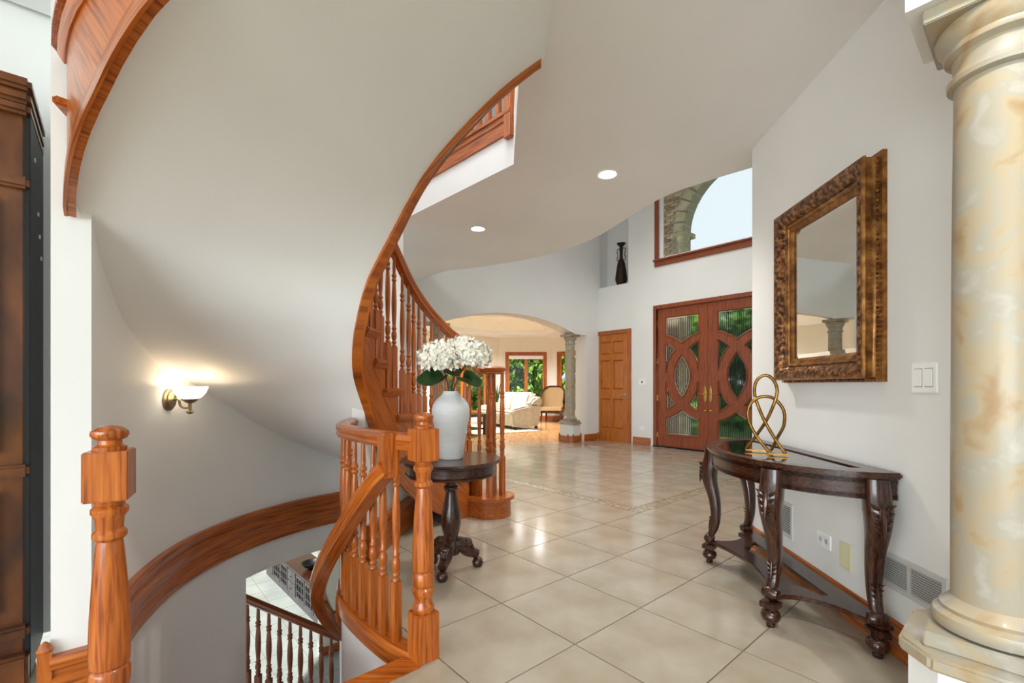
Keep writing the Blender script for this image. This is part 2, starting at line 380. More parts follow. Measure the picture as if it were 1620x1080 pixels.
IN_A = [BA0 + BW + (BA1 - BA0 - 2 * BW) * i / 6 for i in range(7)]; IN_B = [BB0 + BW + (BB1 - BB0 - 2 * BW) * i / 6 for i in range(7)]
def cutl(axis, val): bmesh.ops.bisect_plane(bm, geom=bm.verts[:] + bm.edges[:] + bm.faces[:], plane_co=from_ab(val, 0) if axis == 0 else from_ab(0, val), plane_no=EA if axis == 0 else EB, dist=1e-5)
for i in range(-9, 20): cutl(0, i * T); cutl(1, i * T)
for x in IN_A: cutl(0, x)
for x in IN_B: cutl(1, x)
cutl(0, BA1); cutl(1, BB1)
def cell(p):
    a, b = ab(p)
    if BA0 < a < BA1 and BB0 < b < BB1:
        if IN_A[0] < a < IN_A[-1] and IN_B[0] < b < IN_B[-1]:
            sa, sb = IN_A[1] - IN_A[0], IN_B[1] - IN_B[0]; i, j = int((a - IN_A[0]) / sa), int((b - IN_B[0]) / sb)
            return ('in', i, j), (IN_A[0] + sa * (i + .5), IN_B[0] + sb * (j + .5)), (sa, sb)
        if a < IN_A[0] or a > IN_A[-1]:
            a0 = BA0 if a < IN_A[0] else IN_A[-1]; j = int((b - BB0) / T); j1 = min(BB1, BB0 + (j + 1) * T)
            return ('ba', a0 > BA0 + .1, j), (a0 + BW / 2, (BB0 + j * T + j1) / 2), (BW, j1 - BB0 - j * T)
        b0 = BB0 if b < IN_B[0] else IN_B[-1]; j = int((a - BA0) / T)
        lo = max(IN_A[0], BA0 + j * T); hi = min(IN_A[-1], BA0 + (j + 1) * T)
        return ('bb', b0 > BB0 + .1, j), ((lo + hi) / 2, b0 + BW / 2), (hi - lo, BW)
    i, j = math.floor(a / T), math.floor(b / T)
    a0, a1, b0, b1 = i * T, (i + 1) * T, j * T, (j + 1) * T
    return ('o', i, j, a > BA1, b > BB1), ((a0 + a1) / 2, (b0 + b1) / 2), (T, T)
cells = {}
for f in bm.faces:
    k, c, sz = cell(f.calc_center_median()); cells.setdefault(k, (c, sz, []))[2].append([v.co.copy() for v in f.verts])
bm.free()
rt = random.Random(3)
for k, (c, sz, faces) in cells.items():
    area = sum(abs(sum((q[i].x * q[(i + 1) % len(q)].y - q[(i + 1) % len(q)].x * q[i].y) for i in range(len(q)))) / 2 for q in faces)
    if area < .004: continue
    cen = from_ab(*c)
    tb = bmesh.new()
    for q in faces:
        P = []
        for p in q:
            d = p - cen; a, b = d.dot(EA), d.dot(EB); a *= 1 - .006 / sz[0]; b *= 1 - .006 / sz[1]
            P.append(tb.verts.new(EA * a + EB * b))
        try: tb.faces.new(P)
        except ValueError: pass
    bmesh.ops.remove_doubles(tb, verts=tb.verts, dist=1e-4)
    bmesh.ops.dissolve_limit(tb, angle_limit=.01, verts=tb.verts, edges=tb.edges)
    for f in tb.faces:
        if f.normal.z < 0: f.normal_flip()
    if not tb.faces: tb.free(); continue
    ext = bmesh.ops.extrude_face_region(tb, geom=tb.faces[:])
    for v in ext['geom']:
        if isinstance(v, bmesh.types.BMVert): v.co.z += .006
    bmesh.ops.recalc_face_normals(tb, faces=tb.faces)
    me = bpy.data.meshes.new('tile'); tb.to_mesh(me); tb.free(); me.materials.append(BORDER if k[0] in ('ba', 'bb') else TILE)
    o = bpy.data.objects.new('tile', me); COL.objects.link(o); o.parent = floor; o.location = (cen.x, cen.y, -.006)

# --- ceilings
def ceil_pt(u, v): return at(u, v, CEIL)
edge = [Vector((-4.2, 8.4, CEIL)), ceil_pt(660, 443), ceil_pt(707, 428)] + crom([ceil_pt(707, 428), ceil_pt(780, 419), ceil_pt(860, 404), ceil_pt(935, 379), ceil_pt(1037, 318), ceil_pt(1115, 288), ceil_pt(1190, 265)], 6)[1:]
CREASE = [(.20, .90), (.175, 1.95), (.149, 2.30)]
HOLE = [(.036, 2.47), (.012, 3.385), (-1.35, 4.8)]
cpoly = [(p.x, p.y) for p in edge] + [(2.1, 3.36), (5.0, 1.5), (5.0, -4), (.25, -4)] + CREASE + HOLE + [(-4.2, 4.8)]
ceiling = struct('ceiling', G().prism(cpoly, CEIL, FL2), CEILP, 'smooth painted ceiling with a sweeping curved edge over the foyer', 'ceiling', smooth=0)
struct('ceiling_side', G().prism([(-1.5, 2.5), (-6.5, -1.8), (-6.5, -4), (-.35, -4), (-.35, .75), (-1.0, .86), (-1.52, 1.42)], CEIL, FL2), CEILP, 'painted ceiling above the tall brown armoire', 'ceiling', smooth=0)
struct('ceiling_upper', G().prism([(-6.5, -4), (5.2, -4), (5.2, 5.0)] + [(p.x, p.y) for p in (K + FD * 4.4 + EB * .1, K + FD * -.25 + EB * .1, ARCHL - AD * .4 + AN * .16)] + [(-6.5, 5.0)], TOP, TOP + .1), CEILP, 'high ceiling over the two storey foyer', 'ceiling', smooth=0)

# --- right hall wall, column pier
g = G().plate([(0, 0), (1.9, 0), (1.9, CEIL), (0, CEIL)], [], Vector((rw(1.27), 1.27, 0)), RWD, ZV, -RWN, .16)
struct('wall_right', g, PAINT, 'white hall wall carrying the gilt mirror', 'wall', smooth=0)
g = G().plate([(0, 0), (4.2, 0), (4.2, TOP), (0, TOP)], [], WEND, EB, ZV, FD, .16)
struct('wall_foyer', g, PAINT, 'tall white foyer wall beside the entry doors', 'wall', smooth=0)
struct('wall_dining', G().box(4.5, 4.62, -4, 2.2, 0, CEIL), PAINT, 'white wall of the room beyond the near column', 'wall', smooth=0)
struct('wall_dining_end', G().box(1.72, 4.62, 2.05, 2.17, 0, CEIL), PAINT, 'white end wall of the room beyond the near column', 'wall', smooth=0)
PC0 = Vector((1.085, 1.265, 0))
g = G().plate([(0, 2.13), (2.6, 2.13), (2.6, CEIL), (0, CEIL)], [], PC0, -EA, ZV, EB, .31)
struct('wall_beam', g, PAINT, 'white beam resting on the near marbled column', 'beam', smooth=0)

# --- entry (far) wall with door, closet, transom and niche openings
sD0, sDm = far_s(1034), far_s(1119); LEAFW = (sDm - sD0) ; sD1 = sDm + LEAFW
zD = far_z(1034, 484)
sC0, sC1 = far_s(938) + .02, far_s(998); zC = far_z(968, 524)
sN0, sN1 = far_s(944.5), far_s(994); zN0 = far_z(994, 447); zN1 = zN0 + 1.45
sW0 = far_s(1036); sW1 = sD1 + .0; zW0 = far_z(1036, 423) + .12; zW1 = 5.42
rect = lambda a, b, c, d: [(a, c), (b, c), (b, d), (a, d)]
struct('wall_entry', G().plate(rect(-.2, 4.4, -.02, TOP), [rect(sD0, sD1, -.01, zD - .02), rect(sC0, sC1, -.01, zC), rect(sN0, sN1, zN0, zN1), rect(sW0 + .08, sW1 - .08, zW0, zW1)], K, FD, ZV, EB, .12), PAINT,
       'tall white entry wall with doors, niche and transom window', 'wall', smooth=0)
g = G(); o_ = K + EB * .12
g.plate(rect(sN0 - .05, sN1 + .05, zN0 - .05, zN1 + .05), [], o_ + EB * .22, FD, ZV, EB, .03)
for (a, b, c, d) in ((sN0 - .05, sN0, zN0 - .05, zN1 + .05), (sN1, sN1 + .05, zN0 - .05, zN1 + .05), (sN0, sN1, zN0 - .05, zN0), (sN0, sN1, zN1, zN1 + .05)):
    g.plate(rect(a, b, c, d), [], o_, FD, ZV, EB, .22)
struct('wall_niche', g, PAINT, 'white recessed niche holding the dark vase', 'niche', smooth=0)

# --- arched wall to the living room, its columns
span = (COLR - COLL).length; zA = 2.13; apex = 2.40
arc = []
h_ = apex - zA; half = span / 2; rr = (half ** 2 + h_ ** 2) / (2 * h_)
for i in range(33):
    x = -half + span * i / 32; arc.append((x + half, zA + math.sqrt(max(0, rr * rr - x * x)) - (rr - h_)))
outer = [(-3.6, -.02), (-.34, -.02), (-.34, zA)] + [(0, zA)] + arc[1:-1] + [(span, zA), (span + .30, zA), (span + .30, -.02), (span + .68, -.02), (span + .68, TOP), (-3.6, TOP)]
g = G().plate(outer, [], COLL - AN * .16, AD, ZV, AN, .32)
struct('wall_arch', g, PAINT, 'white wall with the wide arch to the living room', 'wall', smooth=R(12))

def column(name, base, label, half=.14):
    t = thing(name, label, 'column', base, math.atan2(EB.y, EB.x))
    def sq(hw, ch, z0, z1):
        p = [(hw, -hw + ch), (hw, hw - ch), (hw - ch, hw), (-hw + ch, hw), (-hw, hw - ch), (-hw, -hw + ch), (-hw + ch, -hw), (hw - ch, -hw)]
        return G().prism(p, z0, z1)
    g_ = sq(half + .035, .07, 0, .35); obj('pedestal', g_, PAINT, t, local=True, smooth=0)
    obj('pedestal_slab', sq(half + .055, .075, .35, .39), MARBLE, t, local=True, bevel=.008)
    obj('plinth', G().box(-half, half, -half, half, .39, .43), MARBLE, t, local=True, bevel=.004)
    r0 = .098
    obj('base_molding', G().lathe([(r0 + .02, .43), (r0 + .038, .437), (r0 + .043, .452), (r0 + .038, .47), (r0 + .022, .48), (r0 + .024, .49), (r0 + .012, .50), (r0 + .001, .515)], n=36), MARBLE, t, local=True)
    obj('shaft', G().lathe([(r0, .51), (r0 * 1.0, .9), (r0 * .97, 1.5), (r0 * .93, 1.93)], n=40), MARBLE, t, local=True)
    q = r0 * .93
    obj('capital', G().lathe([(q, 1.93), (q + .014, 1.937), (q + .016, 1.95), (q + .006, 1.96), (q + .001, 1.975), (q + .004, 2.01), (q + .02, 2.02), (q + .022, 2.03), (q + .02, 2.036), (q + .036, 2.06), (q + .04, 2.08), (q + .036, 2.09)], n=40), MARBLE, t, local=True)
    obj('abacus', G().box(-half, half, -half, half, 2.09, 2.13), MARBLE, t, local=True, bevel=.003)
    bb = G()
    hw = half + .035; ch = .07
    p = [(hw, -hw + ch), (hw, hw - ch), (hw - ch, hw), (-hw + ch, hw), (-hw, hw - ch), (-hw, -hw + ch), (-hw + ch, -hw), (hw - ch, -hw)]
    bb.sweep([(a * 1.001, b * 1.001, 0) for a, b in p], [(0, 0), (.014, 0), (.014, .11), (.006, .13), (0, .13)], closed=True)
    obj('baseboard', bb, OAK('UV'), t, local=True)
    cb = G()
    for a, b in p: cb.obox((a * 1.06, b * 1.06, .075), (.012, 0, 0), (0, .012, 0), (0, 0, .075)).lathe([(.012, .15), (.014, .155), (.001, .172)], (a * 1.06, b * 1.06, 0), 8)
    obj('corner_block', cb, OAK('Z'), t, local=True)
    return t
column('marbled_column', Vector((1.325, 1.245, 0)), 'faux marble column beside the console table, by the hall wall')
column('marbled_column', COLR, 'faux marble column between the archway and the closet door')
column('marbled_column', COLL, 'faux marble column at the arch end behind the staircase')

# --- left room wall, stair wall
g = G().plate([(-5.5, 0), (.262, 0), (.262, TOP), (-5.5, TOP)], [], Vector((-2.075, 2.06, 0)), EB, ZV, EA, .1)
struct('wall_side', g, PAINT, 'white wall behind the brown armoire', 'wall', smooth=0)
g = G(); A, B = [], []
ths = [124 + i * 1.5 for i in range(int((229 - 124) / 1.5) + 1)] + [229.2]
J = 164.5                                                # jamb of the basement opening
def wall_seg(t0, t1, z0, z1, g):
    tt = [t0 + (t1 - t0) * i / max(1, int((t1 - t0) / 2)) for i in range(max(1, int((t1 - t0) / 2)) + 1)]
    P = []; fs = []
    for th in tt:
        a = p_out(th, 0) if th >= 134 else pol(th, 1.461); r_ = (a - C).length; b = pol(th, r_ + .1)
        if th >= 229.1: a, b = RC, LC
        P += [Vector((a.x, a.y, z0)), Vector((a.x, a.y, z1)), Vector((b.x, b.y, z1)), Vector((b.x, b.y, z0))]
    for i in range(len(tt) - 1):
        for q in range(4): fs.append((i * 4 + q, i * 4 + (q + 1) % 4, i * 4 + 4 + (q + 1) % 4, i * 4 + 4 + q))
    fs.append((3, 2, 1, 0)); k = (len(tt) - 1) * 4; fs.append((k, k + 1, k + 2, k + 3)); g.add(P, fs)
wall_seg(J, 229.2, -3.0, TOP, g); wall_seg(134, J, -.2, TOP, g)
lo = [Vector((x, y, 0)) for _, (x, y) in LOWOUT[1:]]
g.sweep([lo[-1]] + lo[::-1][1:], [(.0, -.2), (.1, -.2), (.1, TOP), (0, TOP)], plumb=True)
struct('wall_stair', g, PAINT, 'curved white stairwell wall with the sconce', 'wall', smooth=R(30))
g = G()
prof = [(0, 0), (.030, 0), (.030, .045), (.024, .055), (.024, .115), (.034, .125), (.034, .165), (.022, .175), (.022, .195), (.038, .205), (.040, .225), (.030, .24), (0, .24)]
path = [p_out(th, -.0) if th >= 134 else pol(th, 1.461) for th in [130 + i * 1.5 for i in range(66)]] + [RC - Vector((0, .0, 0))]
g.sweep([(p.x, p.y, 0) for p in path], [(-a, b) for a, b in prof])
tr = struct('trim_stair_skirt', g, OAK('UV'), 'wide dark oak band curving along the stairwell wall', 'trim')
# end of the wall: skirting with corner block
g = G(); d = (RC - LC).normalized()
g.sweep([LC, RC + d * .02], [(a, b) for a, b in prof])
struct('baseboard_stair', g, OAK('UV'), 'short oak baseboard on the end of the curved wall', 'baseboard')
g = G(); c_ = LC - d * .012 + FD * .012
g.obox(c_ + ZV * .13, d * .017, FD * .017, ZV * .13); g.lathe([(.02, .26), (.022, .265), (.016, .272), (.014, .28), (.004, .29)], c_, 10)
struct('trim_corner_block', g, OAK('Z'), 'oak corner block on the curved wall end', 'trim')
# inner wall of the stairwell below the hall floor, wall below the upper flight
g = G(); P = [(p.x, p.y) for p in GUARD]
inner = [Vector((p.x, p.y, 0)) for p in GUARD] + [Vector((-.90, 3.3, 0)), Vector((-.86, 3.72, 0))]
g.sweep(inner, [(-.008, -3.0), (.10, -3.0), (.10, -.02), (-.008, -.02)], plumb=True)
struct('wall_well', g, PAINT, 'white curved wall under the hall guard rail', 'wall', smooth=R(30))
g = G(); pa = [Vector((-.985, 2.80, 0)), Vector((-.93, 3.25, 0)), Vector((-.86, 3.75, 0))]
g.add([(-.905, 2.82, 0), (-.80, 3.72, 0), (-.80, 3.72, .32), (-.905, 2.82, 1.02), (-.985, 2.82, 0), (-.88, 3.76, 0), (-.88, 3.76, .32), (-.985, 2.82, 1.02)],
      [(0, 1, 2, 3), (5, 4, 7, 6), (4, 0, 3, 7), (1, 5, 6, 2), (3, 2, 6, 7), (0, 4, 5, 1)])
struct('wall_under_stair', g, PAINT, 'low white wall under the rising stair flight', 'wall', smooth=0)
g = G().plate([(0, -3), (.70, -3), (.70, .50), (0, .22)], [], Vector((-.83, 3.73, 0)), Vector((-.94, .33, 0)).normalized(), ZV, Vector((.33, .94, 0)).normalized(), .08)
struct('wall_stair_end', g, PAINT, 'white wall closing the space under the first stair treads', 'wall', smooth=0)
g = G(); g.sweep([Vector((-.905, 2.83, 0)), Vector((-.80, 3.72, 0))], prof)
struct('baseboard_under_stair', g, OAK('UV'), 'oak baseboard at the foot of the wall under the stair', 'baseboard')

# --- baseboards
bprof = [(0, 0), (.016, 0), (.016, .085), (.012, .095), (.012, .12), (.007, .135), (0, .14)]
g = G(); g.sweep([Vector((rw(1.5), 1.5, 0)), WEND + RWD * .016], [(-a, b) for a, b in bprof])
br = struct('baseboard_right', g, OAK('UV'), 'oak baseboard along the hall wall behind the console table', 'baseboard')
g = G(); g.obox(WEND + Vector((-.02, .01, .085)), (.016, 0, 0), (0, .016, 0), (0, 0, .085)); g.lathe([(.018, .17), (.02, .176), (.012, .186), (.003, .196)], WEND + Vector((-.02, .01, 0)), 10)
struct('trim_hall_corner', g, OAK('Z'), 'oak corner block at the end of the hall baseboard', 'trim')
g = G(); g.sweep([far_p(sC1 + .05), far_p(sD0 - .06)], bprof)
struct('baseboard_entry', g, OAK('UV'), 'oak baseboard between the closet and the double doors', 'baseboard')
g = G(); g.sweep([K - EB * .0 + FD * .0, far_p(sC0 - .06)], bprof)
ak = ARCHK - AN * .16
g.sweep([COLR + AD * .24 - AN * .16, ak], bprof)
struct('baseboard_closet', g, OAK('UV'), 'oak baseboard between the column and the closet door', 'baseboard')
g = G(); c_ = COLR + AD * .60 - AN * .18
g.obox(c_ + ZV * .075, (.014, 0, 0), (0, .014, 0), (0, 0, .075)); g.lathe([(.014, .15), (.016, .156), (.002, .175)], c_, 8)
struct('trim_arch_corner', g, OAK('Z'), 'small oak corner block beside the closet casing', 'trim')
def rect_frame(g, o, u, v, n, x0, x1, y0, y1, prof):
    """mitred rectangular frame; prof = (inset from the outer edge, height along n)"""
    o = Vector(o); u = Vector(u); v = Vector(v); n = Vector(n); P = []; fs = []; k = len(prof)
    for a, b in prof:
        for x, y in ((x0 + a, y0 + a), (x1 - a, y0 + a), (x1 - a, y1 - a), (x0 + a, y1 - a)): P.append(o + u * x + v * y + n * b)
    for i in range(k - 1):
        for q in range(4): fs.append((i * 4 + q, i * 4 + (q + 1) % 4, (i + 1) * 4 + (q + 1) % 4, (i + 1) * 4 + q))
    return g.add(P, fs)
RAILP = [(-.028, 0), (.028, 0), (.033, .014), (.026, .024), (.034, .036), (.033, .050), (.020, .062), (0, .066), (-.020, .062), (-.033, .050), (-.034, .036), (-.026, .024), (-.033, .014)]

# ================================================================== STAIRS
# baluster of unit height: square block, turned shaft
BPROF = [(.0165, .242), (.0165, .250), (.010, .262), (.0165, .272), (.0165, .282), (.011, .292), (.0165, .31), (.0185, .335), (.0165, .36), (.0105, .374), (.0165, .384), (.0165, .394), (.0115, .405),
         (.0135, .45), (.0172, .54), (.0178, .60), (.0160, .68), (.0125, .755), (.0108, .775), (.0165, .784), (.0165, .797), (.0105, .806), (.0170, .82), (.0170, .832), (.0105, .846), (.0118, .88), (.0090, 1.0)]
def baluster_mesh(parent, mat):
    g = G().obox((0, 0, .155), (.0175, 0, 0), (0, .0175, 0), (0, 0, .155)); g.lathe([(.0001, .309)] + [(r, .31 + (z - .24) * .69 / .76) for r, z in BPROF], n=12)
    return obj('baluster', g, mat, parent, local=True)
BAL0 = None
def add_bal(parent, p, z0, z1, rz=0.0):
    """a baluster standing on z0 and reaching z1 at p (world)"""
    global BAL0
    off = origin_of(parent)
    if BAL0 is None: o = BAL0 = baluster_mesh(parent, OAK('Z'))
    else: o = BAL0.copy(); COL.objects.link(o); o.parent = parent
    o.location = (p.x - off.x, p.y - off.y, z0 - off.z); o.rotation_euler = (0, 0, rz); o.scale = (1, 1, z1 - z0); return o
NPROF = [(.038, .188), (.044, .20), (.045, .213), (.037, .228), (.034, .245), (.042, .262), (.0455, .272), (.0455, .282), (.037, .292), (.042, .299), (.0445, .31), (.0445, .345), (.041, .352), (.037, .356), (.043, .362), (.0445, .40), (.0425, .48), (.037, .58),
         (.031, .66), (.028, .69), (.037, .70), (.037, .712), (.029, .722), (.031, .75), (.040, .765), (.040, .776), (.031, .786), (.035, .802)]
def newel(parent, is_root=True):
    """fills a post: turned shaft with base block, top block and finial as its pieces (local coordinates)"""
    a = .047
    sh = obj('turned_shaft', G().lathe(NPROF, n=28), OAK('Z'), parent, local=True)
    up = parent
    obj('base_block', G().box(-a, a, -a, a, 0, .19), OAK('Z'), up, local=True, bevel=.003)
    obj('top_block', G().box(-a, a, -a, a, .80, .93), OAK('Z'), up, local=True, bevel=.003)
    obj('finial', G().lathe([(.036, .93), (.037, .94), (.026, .946), (.026, .957), (.036, .962), (.041, .972), (.039, .982), (.026, .992), (.001, .997)], n=24), OAK('Z'), up, local=True)
GRZ = math.atan2(EB.y, EB.x)

# --- the curved flight up
st = thing('curved_staircase', 'curved oak staircase sweeping up over the hall with a smooth white underside', 'staircase', (C.x, C.y, 0))
g = G(); rows_b, rows_t = [], []
tt = [95 + (322 - 95) * i / 80 for i in range(81)]
for th in tt:
    a, b = p_in(th, .02), p_out(th, .003 if th > 229 else .02); zs = max(.01, z_s(th)) if th < 321.9 else CEIL
    rb = [a.lerp(b, i / 8) for i in range(9)]
    rows_b.append([Vector((p.x, p.y, zs)) for p in rb]); rows_t.append([Vector((p.x, p.y, zs + .03)) for p in rb])
g.grid(rows_b); g.grid([r[::-1] for r in rows_t])
obj('soffit', g, CEILP, st, smooth=R(60))['label'] = 'smooth white plaster underside'
def skew(th): return 0.0
def stringer(name, pf, d0, d1, t0, t1, diag, sk=0.0):
    g = G(); P = []; fs = []; uvs = []; L = 0; prev = None
    ks = [t0]; n = 1
    while th_n(n) - sk < t1:
        if th_n(n) - sk > t0: ks += [th_n(n) - sk - .01, th_n(n) - sk + .01]
        n += 1
    ks.append(t1); fine = []
    for a, b in zip(ks, ks[1:]):
        m = max(1, int((b - a) / 2.5)); fine += [a + (b - a) * i / m for i in range(m)]
    fine.append(t1)
    for th in fine:
        a, b = pf(th, d0), pf(th, d1); n = n_at(th + sk)
        zb = max(0.0, z_s(th) - .028); zt = max(zb + .02, min(z_n(n) - .03, FL2 - .03))
        if prev is not None: L += (a - prev).length
        prev = a
        for p, z in ((a, zb), (a, zt), (b, zt), (b, zb)):
            P.append(Vector((p.x, p.y, z))); x, y = L, z
            uvs.append((x * .72 + y * .69, y * .72 - x * .69) if diag else (x * .7 - y * .7, x * .7 + y * .7))
    for i in range(len(fine) - 1):
        for q in range(4): fs.append((i * 4 + q, i * 4 + (q + 1) % 4, i * 4 + 4 + (q + 1) % 4, i * 4 + 4 + q))
    fs.append((3, 2, 1, 0)); k = (len(fine) - 1) * 4; fs.append((k, k + 1, k + 2, k + 3)); g.add(P, fs, uvs)
    return obj(name, g, OAK('UV'), st, smooth=R(25))
stringer('inner_stringer', p_in, 0.0, .045, 88.5, 318, True)
stringer('outer_stringer', p_out, .020, .0, 229.7, 322, False, 0.0)
g = G(); g.sweep([Vector((p.x, p.y, z_s(th) - .03)) for th in [229.7 + i * 1.5 for i in range(61)] for p in [p_out(th, .020)]], [(0, 0), (0, .06), (.003, .058), (.005, .052), (.008, .046), (.009, .0)], plumb=True)
obj('lower_molding', g, OAK('UV'), st)
g = G(); g.sweep([Vector((p.x, p.y, max(0, z_s(th) - .03))) for th in [96 + i * 2 for i in range(112)] for p in [p_in(th, 0)]], [(0, 0), (-.012, 0), (-.012, .028), (0, .034)], plumb=True)
obj('lower_molding', g, OAK('UV'), st)
for n in range(2, 17):
    t0, t1 = th_n(n) - (2.6 if n > 5 else 1.6), th_n(n + 1) + (2.8 if n > 5 else 1.6) + (2.6 if n == 11 else 0)
    ths_ = [t0 + (t1 - t0) * i / 6 for i in range(7)]
    def overhang(th): return .055 if th > 226 else -.002
    ins = [p_in(th, -.028) for th in ths_]; outs = [p_out(th - skew(th), overhang(th - skew(th))) for th in ths_]
    g = G().prism([(p.x, p.y) for p in ins] + [(p.x, p.y) for p in outs[::-1]], z_n(n) - .03, z_n(n))
    o = obj('tread', g, OAK('X'), st, bevel=.007)
    g = G(); ci = [p_in(th, 0) for th in ths_]; g.sweep([Vector((p.x, p.y, z_n(n) - .055)) for p in ci], [(0, 0), (-.006, 0), (-.018, .02), (-.018, .026), (0, .026)])
    obj('cove_molding', g, OAK('UV'), o)
    co = [p_out(th, .02) for th in ths_ if th >= 229.7]
    if len(co) > 1: obj('cove_molding', G().sweep([Vector((p.x, p.y, z_n(n) - .065)) for p in co], [(0, 0), (.006, 0), (.022, .025), (.022, .036), (0, .036)]), OAK('UV'), o)
for n in range(2, 18):
    a, b = p_in(th_n(n), .012), p_out(th_n(n) - skew(th_n(n)), -.0); d = (b - a).normalized(); nn = Vector((-d.y, d.x, 0)) * .01
    g = G().obox((a + b) / 2 + ZV * ((z_n(n - 1) + z_n(n) - .03) / 2), (b - a) / 2, nn, ZV * ((RISE - .03) / 2)); obj('riser', g, OAK('X'), st, smooth=0)
# starting step with rounded ends
V0, V1 = Vector((-.185, 3.95, 0)), Vector((-.86, 4.42, 0)); sd = (V1 - V0).normalized(); sn = Vector((sd.y, -sd.x, 0))
def capsule(r):
    a0 = math.atan2(sn.y, sn.x); P = []
    for i in range(17): a = a0 - math.pi * i / 16; P.append((V0.x + r * math.cos(a), V0.y + r * math.sin(a)))
    for i in range(17): a = a0 + math.pi - math.pi * i / 16; P.append((V1.x + r * math.cos(a), V1.y + r * math.sin(a)))
    return P
obj('starting_riser', G().prism(capsule(.175), 0, z_n(1) - .03), OAK('X'), st)
obj('tread', G().prism(capsule(.205), z_n(1) - .03, z_n(1)), OAK('X'), st, bevel=.008)
# rails
def vol_cap(c, z):
    return G().lathe([(.001, z), (.115, z), (.125, z + .008), (.118, z + .02), (.135, z + .035), (.138, z + .048), (.125, z + .06), (.10, z + .064), (.001, z + .066)], (c.x, c.y, 0), 36)
VZ = 1.205
obj('volute', vol_cap(V0, VZ), OAK('X'), st); 
rp = [Vector((V0.x - .06, V0.y - .06, VZ)), Vector((V0.x - .14, V0.y - .10, VZ + .03))]
for th in [93 + i * 4 for i in range(58)]:
    p = p_in(th, .035); rp.append(Vector((p.x, p.y, z_line(th) + .965 - .065 * sstep((th - 95) / 30))))
obj('handrail', G().sweep(crom(rp, 3), RAILP), OAK('UV'), st)
def rail_z(th): return z_line(th) + .965 - .065 * sstep((th - 95) / 30)
for n in range(2, 17):
    w_ = th_n(n + 1) - th_n(n)
    for fr in (.12, .45, .78) if n <= 4 else (.10, .52):
        th = th_n(n) + fr * w_; p = p_in(th, .035)
        if th < 90: continue
        add_bal(st, p, z_n(n), rail_z(th) + .004, R(th))
for a in (20, 75, 215, 275, 330):
    add_bal(st, V0 + Vector((math.cos(R(a)), math.sin(R(a)), 0)) * .112, z_n(1), VZ + .003, R(a))
add_bal(st, Vector((-.36, 3.86, 0)), z_n(2), VZ + .07, .5)
post = G().obox((V0.x, V0.y, z_n(1) + .14), (.038, 0, 0), (0, .038, 0), (0, 0, .14)); k_ = (VZ - z_n(1) - .28) / .612
post.lathe([(r * .95, z_n(1) + .28 + (z - .188) * k_) for r, z in NPROF], (V0.x, V0.y, 0), 24); obj('starting_newel', post, OAK('Z'), st)
orp = []
for th in (76, 82, 90, 100, 108, 116, 124, 132, 140, 150): p = p_out(th, -.07); orp.append(Vector((p.x, p.y, z_line(th) + .86)))
obj('wall_handrail', G().sweep(crom(orp, 3), RAILP), OAK('UV'), st)

# --- guard rail of the stairwell on the hall floor
gr = thing('guard_railing', 'oak guard railing with turned balusters curving around the stairwell opening', 'railing', NEWR)
nw = bpy.data.objects.new('newel_post', None); COL.objects.link(nw); nw.parent = gr; nw.rotation_euler = (0, 0, GRZ); newel(nw)
GP = GUARD; RB = .84
obj('handrail', G().sweep([p + ZV * RB for p in GP], [(a * 1.1, b * 1.05) for a, b in RAILP]), OAK('UV'), gr)
obj('shoe_rail', G().sweep([p for p in GP], [(-.026, -.075), (.03, -.075), (.05, 0.0), (.04, .02), (-.026, .02), (-.034, .006), (-.034, -.012), (-.026, -.02)], plumb=True), OAK('UV'), gr)
dist = 0; nxt = .115; last = GP[0]
for p in GP[1:]:
    dist += (p - last).length; 
    if dist >= nxt: add_bal(gr, p, .02, RB + .004, math.atan2((p - last).y, (p - last).x)); nxt += .098
    last = p
dp = crom([(-.525, 1.895, .785), (-.57, 1.925, .735), (-.68, 2.02, .60), (-.84, 2.19, .385), (-.985, 2.38, .175), (-1.085, 2.56, -.02), (-1.125, 2.75, -.22), (-1.12, 2.94, -.42), (-1.07, 3.12, -.61), (-.98, 3.3, -.82)], 6)
obj('stair_handrail', G().sweep(dp, [(a * 1.25, (b - .05) * 1.1) for a, b in RAILP]), OAK('UV'), gr)
obj('rail_drop_block', G().obox((-.515, 1.905, .815), EB * .034, EA * .036, ZV * .092), OAK('Z'), gr, bevel=.006)
g = G().tube(crom([(-.935, 2.52, -.12), (-1.0, 2.56, -.16), (-1.06, 2.60, -.12), (-1.085, 2.60, -.08)], 5), .008, 8)
obj('rail_bracket', g, ABRASS, gr); obj('bracket_block', G().obox((-.945, 2.53, -.12), Vector((.35, .94, 0)) * .03, Vector((.94, -.35, 0)) * .014, ZV * .07), OAK('Z'), gr, bevel=.004)
# landing nosing at the head of the descending flight
nd = (NEWL - NEWR).normalized()
g = G().obox((NEWR + NEWL) / 2 + Vector((0, 0, -.012)), nd * ((NEWL - NEWR).length / 2 - .040), Vector((-nd.y, nd.x, 0)) * .06, ZV * .016)
tag(obj('stair_nosing', g, OAK('X'), bevel=.006), 'oak nosing board at the head of the descending stair', 'nosing')
t = thing('newel_post', 'turned oak newel post standing alone beside the curved wall end', 'post', NEWL, GRZ - R(12)); newel(t)

